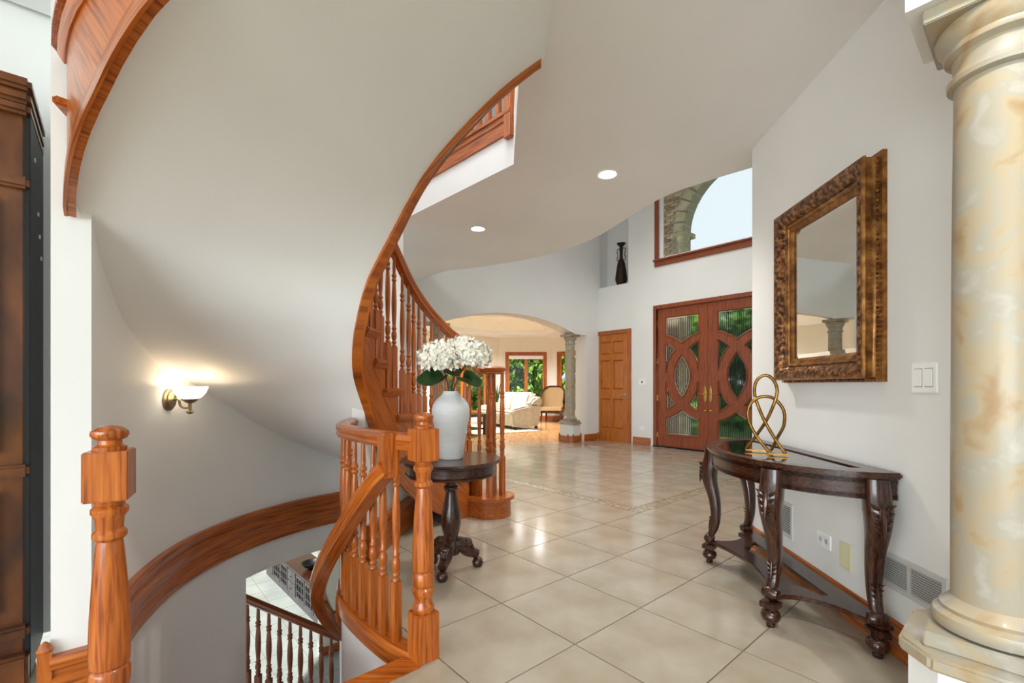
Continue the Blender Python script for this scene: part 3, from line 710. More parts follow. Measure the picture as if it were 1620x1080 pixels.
# --- descending flight
bs = thing('basement_staircase', 'descending oak stair treads in the curved stairwell', 'staircase', (C.x, C.y, -3))
for k in range(1, 9):
    a0, a1 = 264 - 14.5 * k, 264 - 14.5 * (k - 1) + 1; b0, b1 = 240 - 12.5 * k, 240 - 12.5 * (k - 1) + 1; z = -.18 * k
    I = []; O = []
    for i in range(5):
        f = i / 4; ta = a0 + (a1 - a0) * f; tb_ = b0 + (b1 - b0) * f
        I.append(pol(ta, .84 if k == 1 else (.74 if k == 2 else .68))); O.append(pol(tb_, table(RO, max(tb_, 128)) - .01))
    obj('tread', G().prism([(p.x, p.y) for p in I] + [(p.x, p.y) for p in O[::-1]], z - .03, z), OAK('X'), bs, bevel=.005)
    a, b = I[-1], O[-1]; d = (b - a).normalized()
    obj('riser', G().obox((a + b) / 2 + ZV * (z + .075), (b - a) / 2, Vector((-d.y, d.x, 0)) * .01, ZV * .075), OAK('X'), bs, smooth=0)

# --- railing on the floor above
ur = thing('upper_railing', 'oak balustrade of the floor above seen through the stair opening', 'railing', (HOLE[1][0], HOLE[1][1], FL2))
h0, h1 = Vector((HOLE[1][0], HOLE[1][1], 0)), Vector((HOLE[2][0], HOLE[2][1], 0)); hd = (h1 - h0).normalized(); hn = Vector((hd.y, -hd.x, 0))
if hn.dot(C - h0) < 0: hn = -hn
g = G().sweep([h0 + ZV * 2.98, h1 + ZV * 2.98], [(0, 0), (-.02, 0), (-.02, .09), (-.03, .10), (-.03, .135), (-.045, .14), (-.045, .165), (.05, .165), (.05, .12), (0, .12)])
obj('fascia_trim', g, OAK('UV'), ur)
obj('handrail', G().sweep([h0 + ZV * 4.0, h1 + ZV * 4.0], RAILP), OAK('UV'), ur)
p0 = h0 - hn * .0; obj('corner_post', G().obox(h0 + ZV * 3.5 - hd * -.03, hd * .04, hn * .04, ZV * .56), OAK('Z'), ur, bevel=.004)
for i in range(1, 16): add_bal(ur, h0 + hd * (.05 + .115 * i), FL2 + .04, 4.004, math.atan2(hd.y, hd.x))

# --- basement seen through the opening in the stairwell wall
BZ = -3.0
struct('floor_basement', G().box(-10, 1.5, 1.0, 14, BZ - .1, BZ), LTILE, 'pale tiled basement floor below the stairwell', 'floor', smooth=0)
g = G()
for i in range(-16, 22):
    for e0, e1 in ((EA, EB), (EB, EA)):
        p = Vector((-4, 8, 0)) + e0 * (.5 * i); g.obox(p + ZV * (BZ + .0005), e0 * .003, e1 * 5, ZV * .0008)
o = obj('grout_line', g, GROUT, bpy.data.objects['floor_basement'], smooth=0); o['kind'] = 'stuff'
struct('wall_basement', G().plate([(-7, BZ), (6, BZ), (6, -.3), (-7, -.3)], [], Vector((-4.0, 12.2, 0)), EB, ZV, EA, .1), CREAM, 'cream far wall of the basement', 'wall', smooth=0)
struct('wall_basement_side', G().plate([(-6, BZ), (3.5, BZ), (3.5, -.3), (-6, -.3)], [], Vector((-3.1, 9.1, 0)) + EB * .56 + FD * .4, FD, ZV, EB, .1), CREAM, 'basement wall behind the grey media console', 'wall', smooth=0)
bc = Vector((-2.9, 6.95, 0))
struct('wall_basement_partition', G().plate([(0, BZ), (2.5, BZ), (2.5, -.3), (0, -.3)], [], bc, EB, ZV, EA, .14), CREAM, 'cream basement partition beside the media console', 'wall', smooth=0)
struct('baseboard_basement', G().sweep([bc + ZV * BZ + EB * -.012, bc + ZV * BZ + EB * 2.5], [(0, 0), (.014, 0), (.014, .11), (.006, .13), (0, .13)]), OAK('UV'), 'oak baseboard on the cream basement partition', 'baseboard')
rl0, rl1 = Vector((-2.78, 4.36, -.85)), Vector((-1.3, 4.70, -1.70))
lr = thing('basement_railing', 'dark oak stair railing in the basement seen through the stairwell opening', 'railing', (rl0.x, rl0.y, -1.8))
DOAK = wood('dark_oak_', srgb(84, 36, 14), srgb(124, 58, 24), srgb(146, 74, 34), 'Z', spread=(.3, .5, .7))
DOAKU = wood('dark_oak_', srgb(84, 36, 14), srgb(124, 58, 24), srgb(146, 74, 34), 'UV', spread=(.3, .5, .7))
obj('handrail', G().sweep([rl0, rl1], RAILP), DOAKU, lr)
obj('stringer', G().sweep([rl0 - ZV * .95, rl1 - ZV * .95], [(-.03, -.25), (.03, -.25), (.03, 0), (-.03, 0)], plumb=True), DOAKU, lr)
b0 = None
for i in range(16):
    p = rl0.lerp(rl1, (i + .5) / 16)
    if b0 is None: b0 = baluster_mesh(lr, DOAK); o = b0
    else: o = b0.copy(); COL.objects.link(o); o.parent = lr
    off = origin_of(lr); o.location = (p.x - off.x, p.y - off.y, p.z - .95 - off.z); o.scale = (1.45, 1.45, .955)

mc0, mc1 = at(423, 907, BZ), at(515, 999, BZ); md = (mc1 - mc0).normalized(); mn = Vector((md.y, -md.x, 0))
if mn.dot(-mc0) < 0: mn = -mn
ML = (mc1 - mc0).length; MH = .58
m = thing('media_console', 'weathered grey media console with lattice doors in the basement', 'cabinet', mc0)
def mp(a, b, z): return mc0 + md * a - mn * b + ZV * z
obj('body', G().obox(mp(ML / 2, .25, MH / 2), md * ML / 2, mn * .24, ZV * MH / 2), CONS, m, bevel=.005)
obj('top', G().obox(mp(ML / 2, .25, MH + .015), md * (ML / 2 + .02), mn * .28, ZV * .02), DARK('X'), m, bevel=.005)
obj('base_molding', G().obox(mp(ML / 2, .0, .05), md * (ML / 2 + .01), mn * .02, ZV * .05), CONS, m, bevel=.004)
nb = 7; bw = ML / nb
for i in range(nb):
    a0 = bw * i + .02; a1 = bw * (i + 1) - .02
    if i in (0, nb - 1, 3):
        for q in range(2):
            d_ = obj('drawer', G().obox(mp((a0 + a1) / 2, -.012, .21 + q * .23), md * ((a1 - a0) / 2), mn * .012, ZV * .10), CONS, m, bevel=.004)
            obj('knob', G().lathe([(.006, 0), (.006, .01), (.013, .016), (.012, .024), (.001, .028)], mp((a0 + a1) / 2, -.024, .21 + q * .23), 10, mn), BLACKM, d_)
    else:
        g = G(); rect_frame(g, mp(0, -.004, 0), md, ZV, mn, a0, a1, .11, .54, [(0, 0), (0, .018), (.035, .018), (.035, 0)])
        for q in (1, 2): x = a0 + (a1 - a0) * q / 3; g.obox(mp(x, -.014, .325), md * .006, mn * .006, ZV * .19)
        for q in (1, 2): g.obox(mp((a0 + a1) / 2, -.014, .11 + .43 * q / 3), md * ((a1 - a0) / 2 - .03), mn * .006, ZV * .006)
        d_ = obj('door', g, CONS, m); obj('pane', G().obox(mp((a0 + a1) / 2, -.004, .325), md * ((a1 - a0) / 2 - .03), mn * .002, ZV * .18), BLACKM, d_, smooth=0)
        obj('knob', G().lathe([(.006, 0), (.006, .01), (.012, .016), (.001, .026)], mp(a1 - .018 if i % 2 else a0 + .018, -.022, .33), 10, mn), BLACKM, d_)
gl = base_mat('clear_glass_ornament', (.9, .97, .94, 1), .03, trans=1.0)
pp = mp(ML * .80, .22, MH + .035)
t = thing('glass_ornament', 'round glass ornament on top of the grey media console', 'ornament', pp)
obj('globe', G().lathe([(.03, 0), (.035, .006), (.02, .014), (.05, .03), (.085, .07), (.095, .11), (.085, .155), (.05, .19), (.03, .2), (.03, .215), (.001, .22)], n=24), gl, t, local=True)
pp = mp(ML * .60, .25, MH + .035)
tag(obj('serving_bowl', G().lathe([(.05, 0), (.07, .01), (.15, .06), (.19, .12), (.18, .122), (.14, .065), (.001, .02)], pp, 24), BLACKM), 'black bowl on top of the grey media console', 'bowl')
# ================================================================== DOORS AND WINDOWS
def quad(a, b, c, n=8):
    """quadratic arc from a to c pulled through b"""
    out = []; q = (2 * b[0] - (a[0] + c[0]) / 2, 2 * b[1] - (a[1] + c[1]) / 2)
    for i in range(n):
        t = i / n; out.append(((1 - t) ** 2 * a[0] + 2 * t * (1 - t) * q[0] + t * t * c[0], (1 - t) ** 2 * a[1] + 2 * t * (1 - t) * q[1] + t * t * c[1]))
    return out
def shrink(loop, d):
    """loop pulled inwards by d"""
    n = len(loop); ar = sum(loop[i][0] * loop[(i + 1) % n][1] - loop[(i + 1) % n][0] * loop[i][1] for i in range(n)); sg = 1 if ar > 0 else -1; out = []
    for i in range(n):
        a, b, c = Vector(loop[i - 1]), Vector(loop[i]), Vector(loop[(i + 1) % n])
        e, f = (b - a), (c - b)
        if e.length < 1e-6: e = f
        if f.length < 1e-6: f = e
        e.normalize(); f.normalize(); n1 = Vector((-e.y, e.x)) * sg; n2 = Vector((-f.y, f.x)) * sg; m = (n1 + n2)
        k = max(.35, 1 + n1.dot(n2)); out.append(tuple(b + m * (d / k)))
    return out
# --- double entry doors
DH = zD - .075; FRW = .07
dr = thing('door_1', 'red mahogany double entry doors with leaded glass panes', 'door', far_p((sD0 + sD1) / 2)); dr['kind'] = 'structure'
g = G()
for a, b, c, d in ((sD0, sD0 + FRW, 0, zD), (sD1 - FRW, sD1, 0, zD), (sD0 + FRW, sD1 - FRW, zD - FRW, zD)): g.plate(rect(a, b, c, d), [], K - EB * .02, FD, ZV, EB, .14)
obj('door_frame', g, CHERRY('Z'), dr, bevel=.004)
obj('threshold', G().plate(rect(sD0, sD1, 0, .02), [], K - EB * .03, FD, ZV, EB, .15), BLACKM, dr, smooth=0)
LW = (sD1 - sD0 - 2 * FRW) / 2 - .004; hw = LW * .325; sc_ = DH / 2.42
def pane_loops():
    Lp = []
    f = lambda P: [(x * hw, y * sc_) for x, y in P]
    top = [(-1, 2.25), (-1, 1.94)] + quad((-1, 1.94), (-.5, 1.885), (0, 1.79)) + quad((0, 1.79), (.5, 1.885), (1, 1.94)) + [(1, 1.94), (1, 2.25)]
    Lp.append(('top', f(top[1:] + top[:1])))
    for s in (-1, 1):
        ul = [(-1, 1.80)] + quad((-1, 1.80), (-.7, 1.755), (-.40, 1.68)) + quad((-.40, 1.68), (-.80, 1.52), (-.96, 1.30)) + [(-1, 1.30)]
        ll = [(-1, 1.13), (-.96, 1.13)] + quad((-.96, 1.13), (-.80, .92), (-.40, .76)) + quad((-.40, .76), (-.7, .69), (-1, .64))
        for q in (ul, ll):
            q = [(x * -s, y) for x, y in q]; Lp.append(('side', f(q)))
    ves = quad((0, 1.585), (-.38, 1.40), (-.5, 1.22)) + quad((-.5, 1.22), (-.38, 1.04), (0, .855)) + quad((0, .855), (.38, 1.04), (.5, 1.22)) + quad((.5, 1.22), (.38, 1.40), (0, 1.585))
    Lp.append(('center', f(ves)))
    bot = [(-1, .22), (1, .22), (1, .50)] + quad((1, .50), (.5, .555), (0, .65)) + quad((0, .65), (-.5, .555), (-1, .50)) + [(-1, .50)]
    Lp.append(('bottom', f(bot)))
    out = []
    for k, lp in Lp:
        c = []
        for p in lp:
            if not c or math.hypot(p[0] - c[-1][0], p[1] - c[-1][1]) > .004: c.append(p)
        if math.hypot(c[0][0] - c[-1][0], c[0][1] - c[-1][1]) < .004: c.pop()
        out.append((k, c))
    return out
PL = pane_loops()
def vspan(lp, x):
    ys = []
    for i in range(len(lp)):
        (x0, y0), (x1, y1) = lp[i], lp[(i + 1) % len(lp)]
        if (x0 > x) != (x1 > x): ys.append(y0 + (y1 - y0) * (x - x0) / (x1 - x0))
    return sorted(ys)
for li in range(2):
    sc0 = sD0 + FRW + LW / 2 + .002 + li * (LW + .004); o_ = far_p(sc0, .012)
    holes = [lp for _, lp in PL]
    leaf = obj('door_leaf', G().plate(rect(-LW / 2, LW / 2, 0, DH - .01), holes, o_ + EB * .02, FD, ZV, EB, .05), CHERRY('Z'), dr, smooth=0)
    leaf['label'] = 'mahogany door leaf with crossing curved bars'
    for k, lp in PL:
        g = G(); q0, q1, q2 = shrink(lp, -.018), shrink(lp, -.004), shrink(lp, .01)
        for loop_, d_ in ((q0, .006), (q1, -.004)): pass
        n = len(lp); P = []; fs = []
        for loop_, d_ in ((q0, .02), (shrink(lp, -.012), .006), (q1, .008), (q2, .032)):
            P += [o_ + FD * x + ZV * y + EB * d_ for x, y in loop_]
        for r_ in range(3):
            for i in range(n): fs.append((r_ * n + i, r_ * n + (i + 1) % n, (r_ + 1) * n + (i + 1) % n, (r_ + 1) * n + i))
        obj('bead_molding', g.add(P, fs), CHERRY('Z'), leaf)
        pn = obj('pane', G().plate(shrink(lp, .004), [], o_ + EB * .042, FD, ZV, EB, .006), SEEDY, leaf, smooth=0)
        g = G(); fr = o_ + EB * .036
        inn = shrink(lp, .034)
        for i in range(len(inn)):
            a, b = inn[i], inn[(i + 1) % len(inn)]; d = Vector((b[0] - a[0], b[1] - a[1]))
            if d.length < .002: continue
            dd = d.normalized(); c = fr + FD * ((a[0] + b[0]) / 2) + ZV * ((a[1] + b[1]) / 2)
            w3 = FD * dd.x + ZV * dd.y; g.obox(c, w3 * (d.length / 2 + .002), w3.cross(EB) * .003, EB * .003)
            if i % 2 == 0:
                a2 = lp[i]; d2 = Vector((a2[0] - a[0], a2[1] - a[1])); L2 = d2.length
                if .005 < L2 < .08:
                    w2 = (FD * d2.x + ZV * d2.y) / L2; g.obox(fr + FD * ((a[0] + a2[0]) / 2) + ZV * ((a[1] + a2[1]) / 2), w2 * L2 / 2, w2.cross(EB) * .002, EB * .003)
        xs = [p[0] for p in inn]; step = .034; x = math.ceil((min(xs) + .008) / step) * step
        while x < max(xs) - .006:
            ys = vspan(inn, x + 1e-5)
            for y0, y1 in zip(ys[::2], ys[1::2]):
                if y1 - y0 > .01: g.obox(fr + FD * x + ZV * ((y0 + y1) / 2), FD * .0035, EB * .003, ZV * ((y1 - y0) / 2))
            x += step
        obj('leading', g, LEAD, pn, smooth=0)
    sgn = 1 if li == 0 else -1; hx = (LW / 2 - .045) * sgn
    hp = o_ + FD * hx + ZV * .96 + EB * .02
    hpl = obj('handle_plate', G().plate([(.022 * math.cos(a), .15 * math.sin(a) * (1 if abs(math.sin(a)) < .8 else .96)) for a in [2 * math.pi * i / 28 for i in range(28)]], [], hp, FD, ZV, -EB, .008), BRASS, leaf, bevel=.003)
    obj('lever', G().tube(crom([hp - EB * .008, hp - EB * .045, hp - EB * .05 - FD * (.04 * sgn), hp - EB * .048 - FD * (.11 * sgn) + ZV * .006], 5), .008, 10), BRASS, hpl)
    obj('deadbolt', G().lathe([(.016, 0), (.016, .008), (.010, .012), (.001, .014)], o_ + FD * hx + ZV * .68 + EB * .02, 16, -EB), BRASS, leaf)
    for zz in (.2, .85, 1.5, 2.15): obj('hinge', G().obox(o_ + FD * ((-LW / 2 - .004) * sgn) + ZV * zz * sc_ + EB * .012, FD * .008, EB * .012, ZV * .05), BRASS, dr, bevel=.002)

# --- closet door
cd = thing('door_2', 'honey oak six panel closet door', 'door', far_p((sC0 + sC1) / 2)); cd['kind'] = 'structure'
CW = .062; g = G()
for a, b, c, d in ((sC0 - CW * .2, sC0 + CW, 0, zC + CW * .3), (sC1 - CW, sC1 + CW * .2, 0, zC + CW * .3), (sC0 + CW, sC1 - CW, zC - CW, zC + CW * .3)): g.plate(rect(a, b, c, d), [], K - EB * .022, FD, ZV, EB, .14)
obj('casing', g, OAK('Z'), cd, bevel=.006)
x0, x1, zt = sC0 + CW, sC1 - CW, zC - CW; dw = x1 - x0; pw = dw * .31
hs = []
for cxx in (x0 + dw * .30, x0 + dw * .70):
    for za, zb in ((.12, .40), (.485, .76), (.815, .935)): hs.append(rect(cxx - pw / 2, cxx + pw / 2, za * zt, zb * zt))
leaf = obj('door_leaf', G().plate(rect(x0 + .003, x1 - .003, .001, zt - .003), hs, K + EB * .0, FD, ZV, EB, .04), HONEY('Z'), cd, smooth=0)
for hh in hs:
    (a, c), (b, _), (_, d), _ = hh; g = G()
    rect_frame(g, K + EB * .03, FD, ZV, -EB, a, b, c, d, [(0, .03), (.012, .008), (.03, .024), (.034, .026)])
    g.add([K + EB * .004 + FD * x + ZV * y for x, y in rect(a + .034, b - .034, c + .034, d - .034)], [(0, 1, 2, 3)]); obj('panel', g, HONEY('Z'), leaf, smooth=0)
hp = far_p(x1 - .07, .94, 0)
obj('rosette', G().lathe([(.028, 0), (.028, .008), (.012, .012), (.011, .045), (.001, .047)], hp, 20, -EB), STEEL, leaf)
obj('lever', G().tube(crom([hp - EB * .04, hp - EB * .05 - FD * .03, hp - EB * .045 - FD * .075, hp - EB * .045 - FD * .115 - ZV * .012], 5), .008, 10), STEEL, leaf)
for zz in (.25, .68, 1.05, 1.85): obj('hinge', G().obox(far_p(x0 - .002, zz * zt / 2.07, .005), FD * .008, EB * .01, ZV * .045), STEEL, cd, bevel=.002)
obj('hinge_pin', G().obox(far_p(sC0 + .03, zt * .915, .03), FD * .02, EB * .006, ZV * .006), STEEL, cd)

# --- transom window
wn = thing('window_1', 'tall transom window above the double doors with oak sill', 'window', far_p((sW0 + sW1) / 2, zW0)); wn['kind'] = 'structure'
g = G().plate(rect(sW0 - .0, sW0 + .08, zW0 - .02, zW1 + .05), [], K - EB * .02, FD, ZV, EB, .06); g.plate(rect(sW1 - .08, sW1, zW0 - .02, zW1 + .05), [], K - EB * .02, FD, ZV, EB, .06)
obj('casing', g, CHERRY('Z'), wn, bevel=.004)
g = G().plate(rect(sW0 - .02, sW1 + .02, zW0 - .02, zW0 + .01), [], K - EB * .05, FD, ZV, EB, .16); g.plate(rect(sW0, sW1, zW0 - .12, zW0 - .02), [], K - EB * .022, FD, ZV, EB, .04)
obj('window_sill', g, CHERRY('X'), wn, bevel=.004)
obj('sash', G().plate(rect(sW0 + .08, sW1 - .08, zW0 + .01, zW1), [rect(sW0 + .13, sW1 - .13, zW0 + .05, zW1 - .05)], K + EB * .05, FD, ZV, EB, .04), WHITE, wn, smooth=0)
obj('pane', G().plate(rect(sW0 + .125, sW1 - .125, zW0 + .045, zW1 - .045), [], K + EB * .065, FD, ZV, EB, .006), CLEAR, wn, smooth=0)

# --- vase in the niche
vp = far_p(far_s(977), zN0 + .0, -.12)
t = thing('metal_vase', 'dark openwork metal vase with two handles standing in the wall niche', 'vase', vp)
obj('body', G().lathe([(.001, 0), (.075, 0), (.08, .01), (.115, .10), (.118, .13), (.10, .28), (.075, .44), (.055, .50), (.035, .54), (.03, .60), (.034, .72), (.03, .76), (.045, .79), (.085, .83), (.088, .845), (.075, .84), (.02, .79)], n=28), DKBRONZE, t, local=True)
for s in (-1, 1):
    obj('handle', G().tube(crom([FD * (.04 * s) + ZV * .50, FD * (.10 * s) + ZV * .52, FD * (.085 * s) + ZV * .62, FD * (.10 * s) + ZV * .70, FD * (.06 * s) + ZV * .745, FD * (.03 * s) + ZV * .72], 5), .008, 8), DKBRONZE, t, local=True)

# --- outlets and plates on the walls
def plate_on(name, label, cat, pt, u, n, w, h, mat):
    o = obj(name, G().obox(pt + n * .004, u * (w / 2), n * .004, ZV * (h / 2)), mat, bevel=.003); return tag(o, label, cat)
pl = plate_on('thermostat', 'small white thermostat plate between the closet and the double doors', 'thermostat', far_p(far_s(1016), far_z(1016, 604)), FD, -EB, .14, .11, WHITE)
obj('button', G().obox(far_p(far_s(1016), far_z(1016, 604), .008), FD * .012, EB * .002, ZV * .02), BLACKM, pl)
pl = plate_on('wall_outlet', 'white outlet low on the wall between the closet and double doors', 'outlet', far_p(far_s(1016), far_z(1016, 677)), FD, -EB, .11, .075, WHITE)
def rwp(u, z): Y = rw_y(u); return Vector((rw(Y), Y, z))
sw = plate_on('light_switch', 'white double rocker switch plate between the mirror and the column', 'switch', rwp(1464.5, 1.133), RWD, RWN, .116, .116, WHITE)
for s in (-1, 1): obj('rocker_frame', G().obox(rwp(1464.5, 1.133) + RWD * (.024 * s) + RWN * .008, RWD * .0185, RWN * .0006, ZV * .036), GREYP, sw, smooth=0)
for s in (-1, 1): obj('rocker', G().obox(rwp(1464.5, 1.133) + RWD * (.024 * s) + RWN * .009, RWD * .0165, RWN * .003, ZV * .033), WHITE, sw, bevel=.002)
ol = plate_on('wall_outlet', 'white outlet on the hall wall under the console table', 'outlet', rwp(1305, .31), RWD, RWN, .115, .075, WHITE)
for s in (-1, 1):
    r_ = obj('socket', G().lathe([(.016, 0), (.016, .002), (.001, .002)], rwp(1305, .31) + RWD * (.025 * s) + RWN * .006, 16, RWN), WHITE, ol)
    g = G()
    for q in (-1, 1): g.obox(rwp(1305, .31) + RWD * (.025 * s) + RWN * .0085 + ZV * (.006 * q), RWD * .004, RWN * .0005, ZV * .0012)
    obj('slot', g, BLACKM, r_)
plate_on('blank_plate', 'ivory blank cover plate on the hall wall under the console table', 'cover plate', rwp(1339, .288), RWD, RWN, .082, .125, IVORY)
GRILL = base_mat('grille_paint', srgb(206, 206, 204), .4)
def vent(label, c, w, h, secs, n):
    t = thing('wall_vent', label, 'vent', c)
    g = G(); rect_frame(g, c - RWD * 0, RWD, ZV, RWN, -w / 2, w / 2, -h / 2, h / 2, [(0, 0), (.004, .007), (.022, .007), (.024, .001)])
    for k in range(1, secs): x = -w / 2 + w * k / secs; g.obox(c + RWD * x + RWN * .004, RWD * .008, RWN * .003, ZV * (h / 2 - .02))
    obj('frame', g, GRILL, t, smooth=0)
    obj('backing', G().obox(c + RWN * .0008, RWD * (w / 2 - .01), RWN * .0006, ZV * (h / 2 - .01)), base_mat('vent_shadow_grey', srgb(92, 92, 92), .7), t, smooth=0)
    for i in range(n):
        z = -h / 2 + .024 + (h - .048) * (i + .5) / n
        obj('slat', G().obox(c + RWN * .004 + ZV * z, RWD * (w / 2 - .02), (RWN * .5 + ZV * .85) * ((h - .048) / n * .48), (ZV * .5 - RWN * .85) * .0006), GRILL, t, smooth=0)
vent('wide white wall register beside the marbled column', rwp(1440, .333) , .345, .15, 2, 11)
vent('small white wall register behind the console table', rwp(1243, .31), .17, .21, 1, 12)

# --- gilt mirror
MY0, MY1, MZ0, MZ1 = 1.945, 2.70, 1.135, 2.085
mo = Vector((rw(0), 0, 0)); mlen = (Vector((rw(1), 1, 0)) - mo).length
ms0, ms1 = MY0 * mlen, MY1 * mlen
mir = thing('wall_mirror', 'wall mirror in a carved antique gold frame', 'mirror', Vector((rw(2.3), 2.3, MZ0)))
g = G(); rect_frame(g, mo, RWD, ZV, RWN, ms0 - .015, ms1 + .015, MZ0 - .015, MZ1 + .015, [(0, .0), (0, .02), (.012, .026), (.018, .03), (.022, .05)]); obj('outer_molding', g, GOLD, mir, smooth=R(50))
g = G(); rect_frame(g, mo, RWD, ZV, RWN, ms0, ms1, MZ0, MZ1, [(.006, .03), (.006, .07), (.0, .078), (.004, .088), (.012, .090)]); obj('edge_molding', g, GOLD, mir, smooth=R(50))
g = G(); rect_frame(g, mo, RWD, ZV, RWN, ms0, ms1, MZ0, MZ1, [(.012, .090), (.024, .093), (.05, .082), (.068, .066), (.072, .055)]); obj('carved_frame', g, GOLDC, mir, smooth=R(60))
g = G(); rect_frame(g, mo, RWD, ZV, RWN, ms0, ms1, MZ0, MZ1, [(.072, .055), (.078, .06), (.088, .056), (.092, .045), (.104, .045), (.112, .036), (.120, .030)]); obj('inner_molding', g, GOLD, mir, smooth=R(50))
ix0, ix1, iz0, iz1 = ms0 + .12, ms1 - .12, MZ0 + .12, MZ1 - .12
g = G(); rect_frame(g, mo, RWD, ZV, RWN, ix0, ix1, iz0, iz1, [(0, .028), (.02, .031)])
g.add([mo + RWD * x + ZV * z + RWN * .031 for x, z in rect(ix0 + .02, ix1 - .02, iz0 + .02, iz1 - .02)], [(0, 1, 2, 3)]); obj('mirror_glass', g, MIRROR, mir, smooth=0)
g = G()
for i in range(46):
    z = MZ0 + .012 + (MZ1 - MZ0 - .024) * i / 45
    g.lathe([(.001, -.004), (.006, -.002), (.006, .002), (.001, .004)], mo + RWD * (ms0 - .006) + ZV * z + RWN * .034, 6, RWN)
for i in range(36):
    x = ms0 + (ms1 - ms0) * i / 35
    g.lathe([(.001, -.004), (.006, -.002), (.006, .002), (.001, .004)], mo + RWD * x + ZV * (MZ0 - .006) + RWN * .034, 6, RWN)
o = obj('bead_row', g, GOLDC, mir); o['kind'] = 'stuff'

# ================================================================== FURNITURE
# --- demilune console table
CB = Vector((rw(2.46), 2.46, 0)) + RWN * .012
def cp(s, d, z=0.0): return CB + RWD * s + RWN * d + ZV * z
ct = thing('console_table', 'dark carved demilune console table with glass inset against the hall wall', 'table', cp(0, .2))
def demi(hl, dep, n=28, d0=0.0): return [(hl * math.cos(math.pi * i / n), d0 + dep * math.sin(math.pi * i / n)) for i in range(n + 1)]
TH = .752
obj('top', G().plate(demi(.635, .50), [demi(.50, .35, 28, .085)], CB + ZV * (TH - .026), RWD, RWN, ZV, .026), DARK('Y'), ct, bevel=.007)
obj('glass_inset', G().plate(demi(.505, .355, 28, .082), [], CB + ZV * (TH - .014), RWD, RWN, ZV, .008), TABLEGL, ct, smooth=0)
g = G().plate(demi(.605, .47), [demi(.58, .445, 28, .02)], CB + ZV * (TH - .115), RWD, RWN, ZV, .09)
obj('apron', g, DARK('Y'), ct, bevel=.004)
g = G(); g.sweep([cp(a, b, TH - .115) for a, b in demi(.605, .47)], [(0, 0), (-.010, .004), (-.012, .014), (-.004, .02), (0, .022)]); obj('apron_molding', g, DARK('Y'), ct)
g = G(); g.sweep([cp(a, b, TH - .05) for a, b in demi(.605, .47)], [(0, 0), (-.012, .006), (-.016, .024), (0, .024)]); obj('apron_molding', g, DARK('Y'), ct)
legs = [(-.58, .07, -1.0, .25), (-.37, .375, -.62, .78), (.37, .375, .62, .78), (.58, .07, 1.0, .25)]
for (s, d, os_, od) in legs:
    ov = (RWD * os_ + RWN * od).normalized(); b = cp(s, d)
    zs = [TH - .03, TH - .10, TH - .16, TH - .24, .40, .29, .215, .175, .155]; of = [.0, .008, .022, .020, -.008, -.016, -.004, .014, .03]; wd = [.044, .046, .048, .041, .032, .027, .024, .023, .021]
    pts = crom([b + ov * o2 + ZV * z for z, o2 in zip(zs, of)], 3); ww = []
    for i in range(len(pts)): f = i / (len(pts) - 1) * (len(wd) - 1); k = min(int(f), len(wd) - 2); ww.append(wd[k] + (wd[k + 1] - wd[k]) * (f - k))
    sdv = ov.cross(ZV); P = []; fs = []
    for p, w in zip(pts, ww):
        for k in range(12):
            a = 2 * math.pi * k / 12; cx_ = abs(math.cos(a)) ** .6 * (1 if math.cos(a) > 0 else -1); cy_ = abs(math.sin(a)) ** .6 * (1 if math.sin(a) > 0 else -1); P.append(p + ov * cx_ * w + sdv * cy_ * w)
    for i in range(len(pts) - 1):
        for k in range(12): fs.append((i * 12 + k, i * 12 + (k + 1) % 12, i * 12 + 12 + (k + 1) % 12, i * 12 + 12 + k))
    fs.append(tuple(range(11, -1, -1)))
    lg = obj('leg', G().add(P, fs), DARK('Z'), ct, smooth=R(50))
    # carved acanthus on the knee and above the foot
    for (nm, zc, off, hh, w) in (('knee_carving', TH - .19, .069, .07, .04), ('foot_carving', .245, .017, .05, .022)):
        g = G(); lob = lambda c, ax, L, r: g.lathe([(.001, -L), (r * .6, -L * .7), (r, -L * .1), (r * .8, L * .45), (r * .3, L * .85), (.001, L)], c, 8, ax)
        lob(b + ov * (off + .004) + ZV * zc, ZV * -1 + ov * .12, hh, w * .28)
        for k in range(4):
            f = k / 3; zz = zc + hh * (.75 - 1.3 * f)
            for q in (-1, 1):
                lob(b + ov * (off - .004) + sdv * (w * (.62 - .25 * f) * q) + ZV * zz, sdv * (.75 * q) + ZV * .65 + ov * .25, hh * (.36 - .1 * f), w * .22)
        o = obj(nm, g, DARK('Z'), lg); o['kind'] = 'stuff'
    fo = b + ov * .022
    g = G()
    g.lathe([(.001, -.036), (.022, -.034), (.026, -.026), (.030, -.012), (.030, .012), (.026, .026), (.022, .034), (.001, .036)], fo + ZV * .155, 18, sdv); obj('scroll', g, DARK('Z'), lg)
    g = G().lathe([(.001, .0), (.018, 0), (.020, .012), (.016, .018), (.036, .032), (.043, .05), (.038, .068), (.026, .078), (.03, .085), (.001, .086)], fo, 20); obj('bun_foot', g, DARK('Z'), lg)
    obj('foot_pad', G().obox(fo + ZV * .102, ov * .036, sdv * .036, ZV * .014), DARK('Z'), lg, bevel=.004)
F2 = [(s + os_ * .03, d + od * .03) for (s, d, os_, od) in legs]
def con(a, b, pull, n=10):
    m = ((a[0] + b[0]) / 2, (a[1] + b[1]) / 2); c0 = (0, .14); v = (c0[0] - m[0], c0[1] - m[1]); return quad(a, (m[0] + v[0] * pull, m[1] + v[1] * pull), b, n)
ex = lambda p, k: (p[0] * k, .13 + (p[1] - .13) * k)
E_ = [ex(p, 1.03) for p in F2]; outl = con(E_[0], E_[1], .22) + con(E_[1], E_[2], .38) + con(E_[2], E_[3], .22) + [E_[3], (E_[3][0], .03), (E_[0][0], .03)]
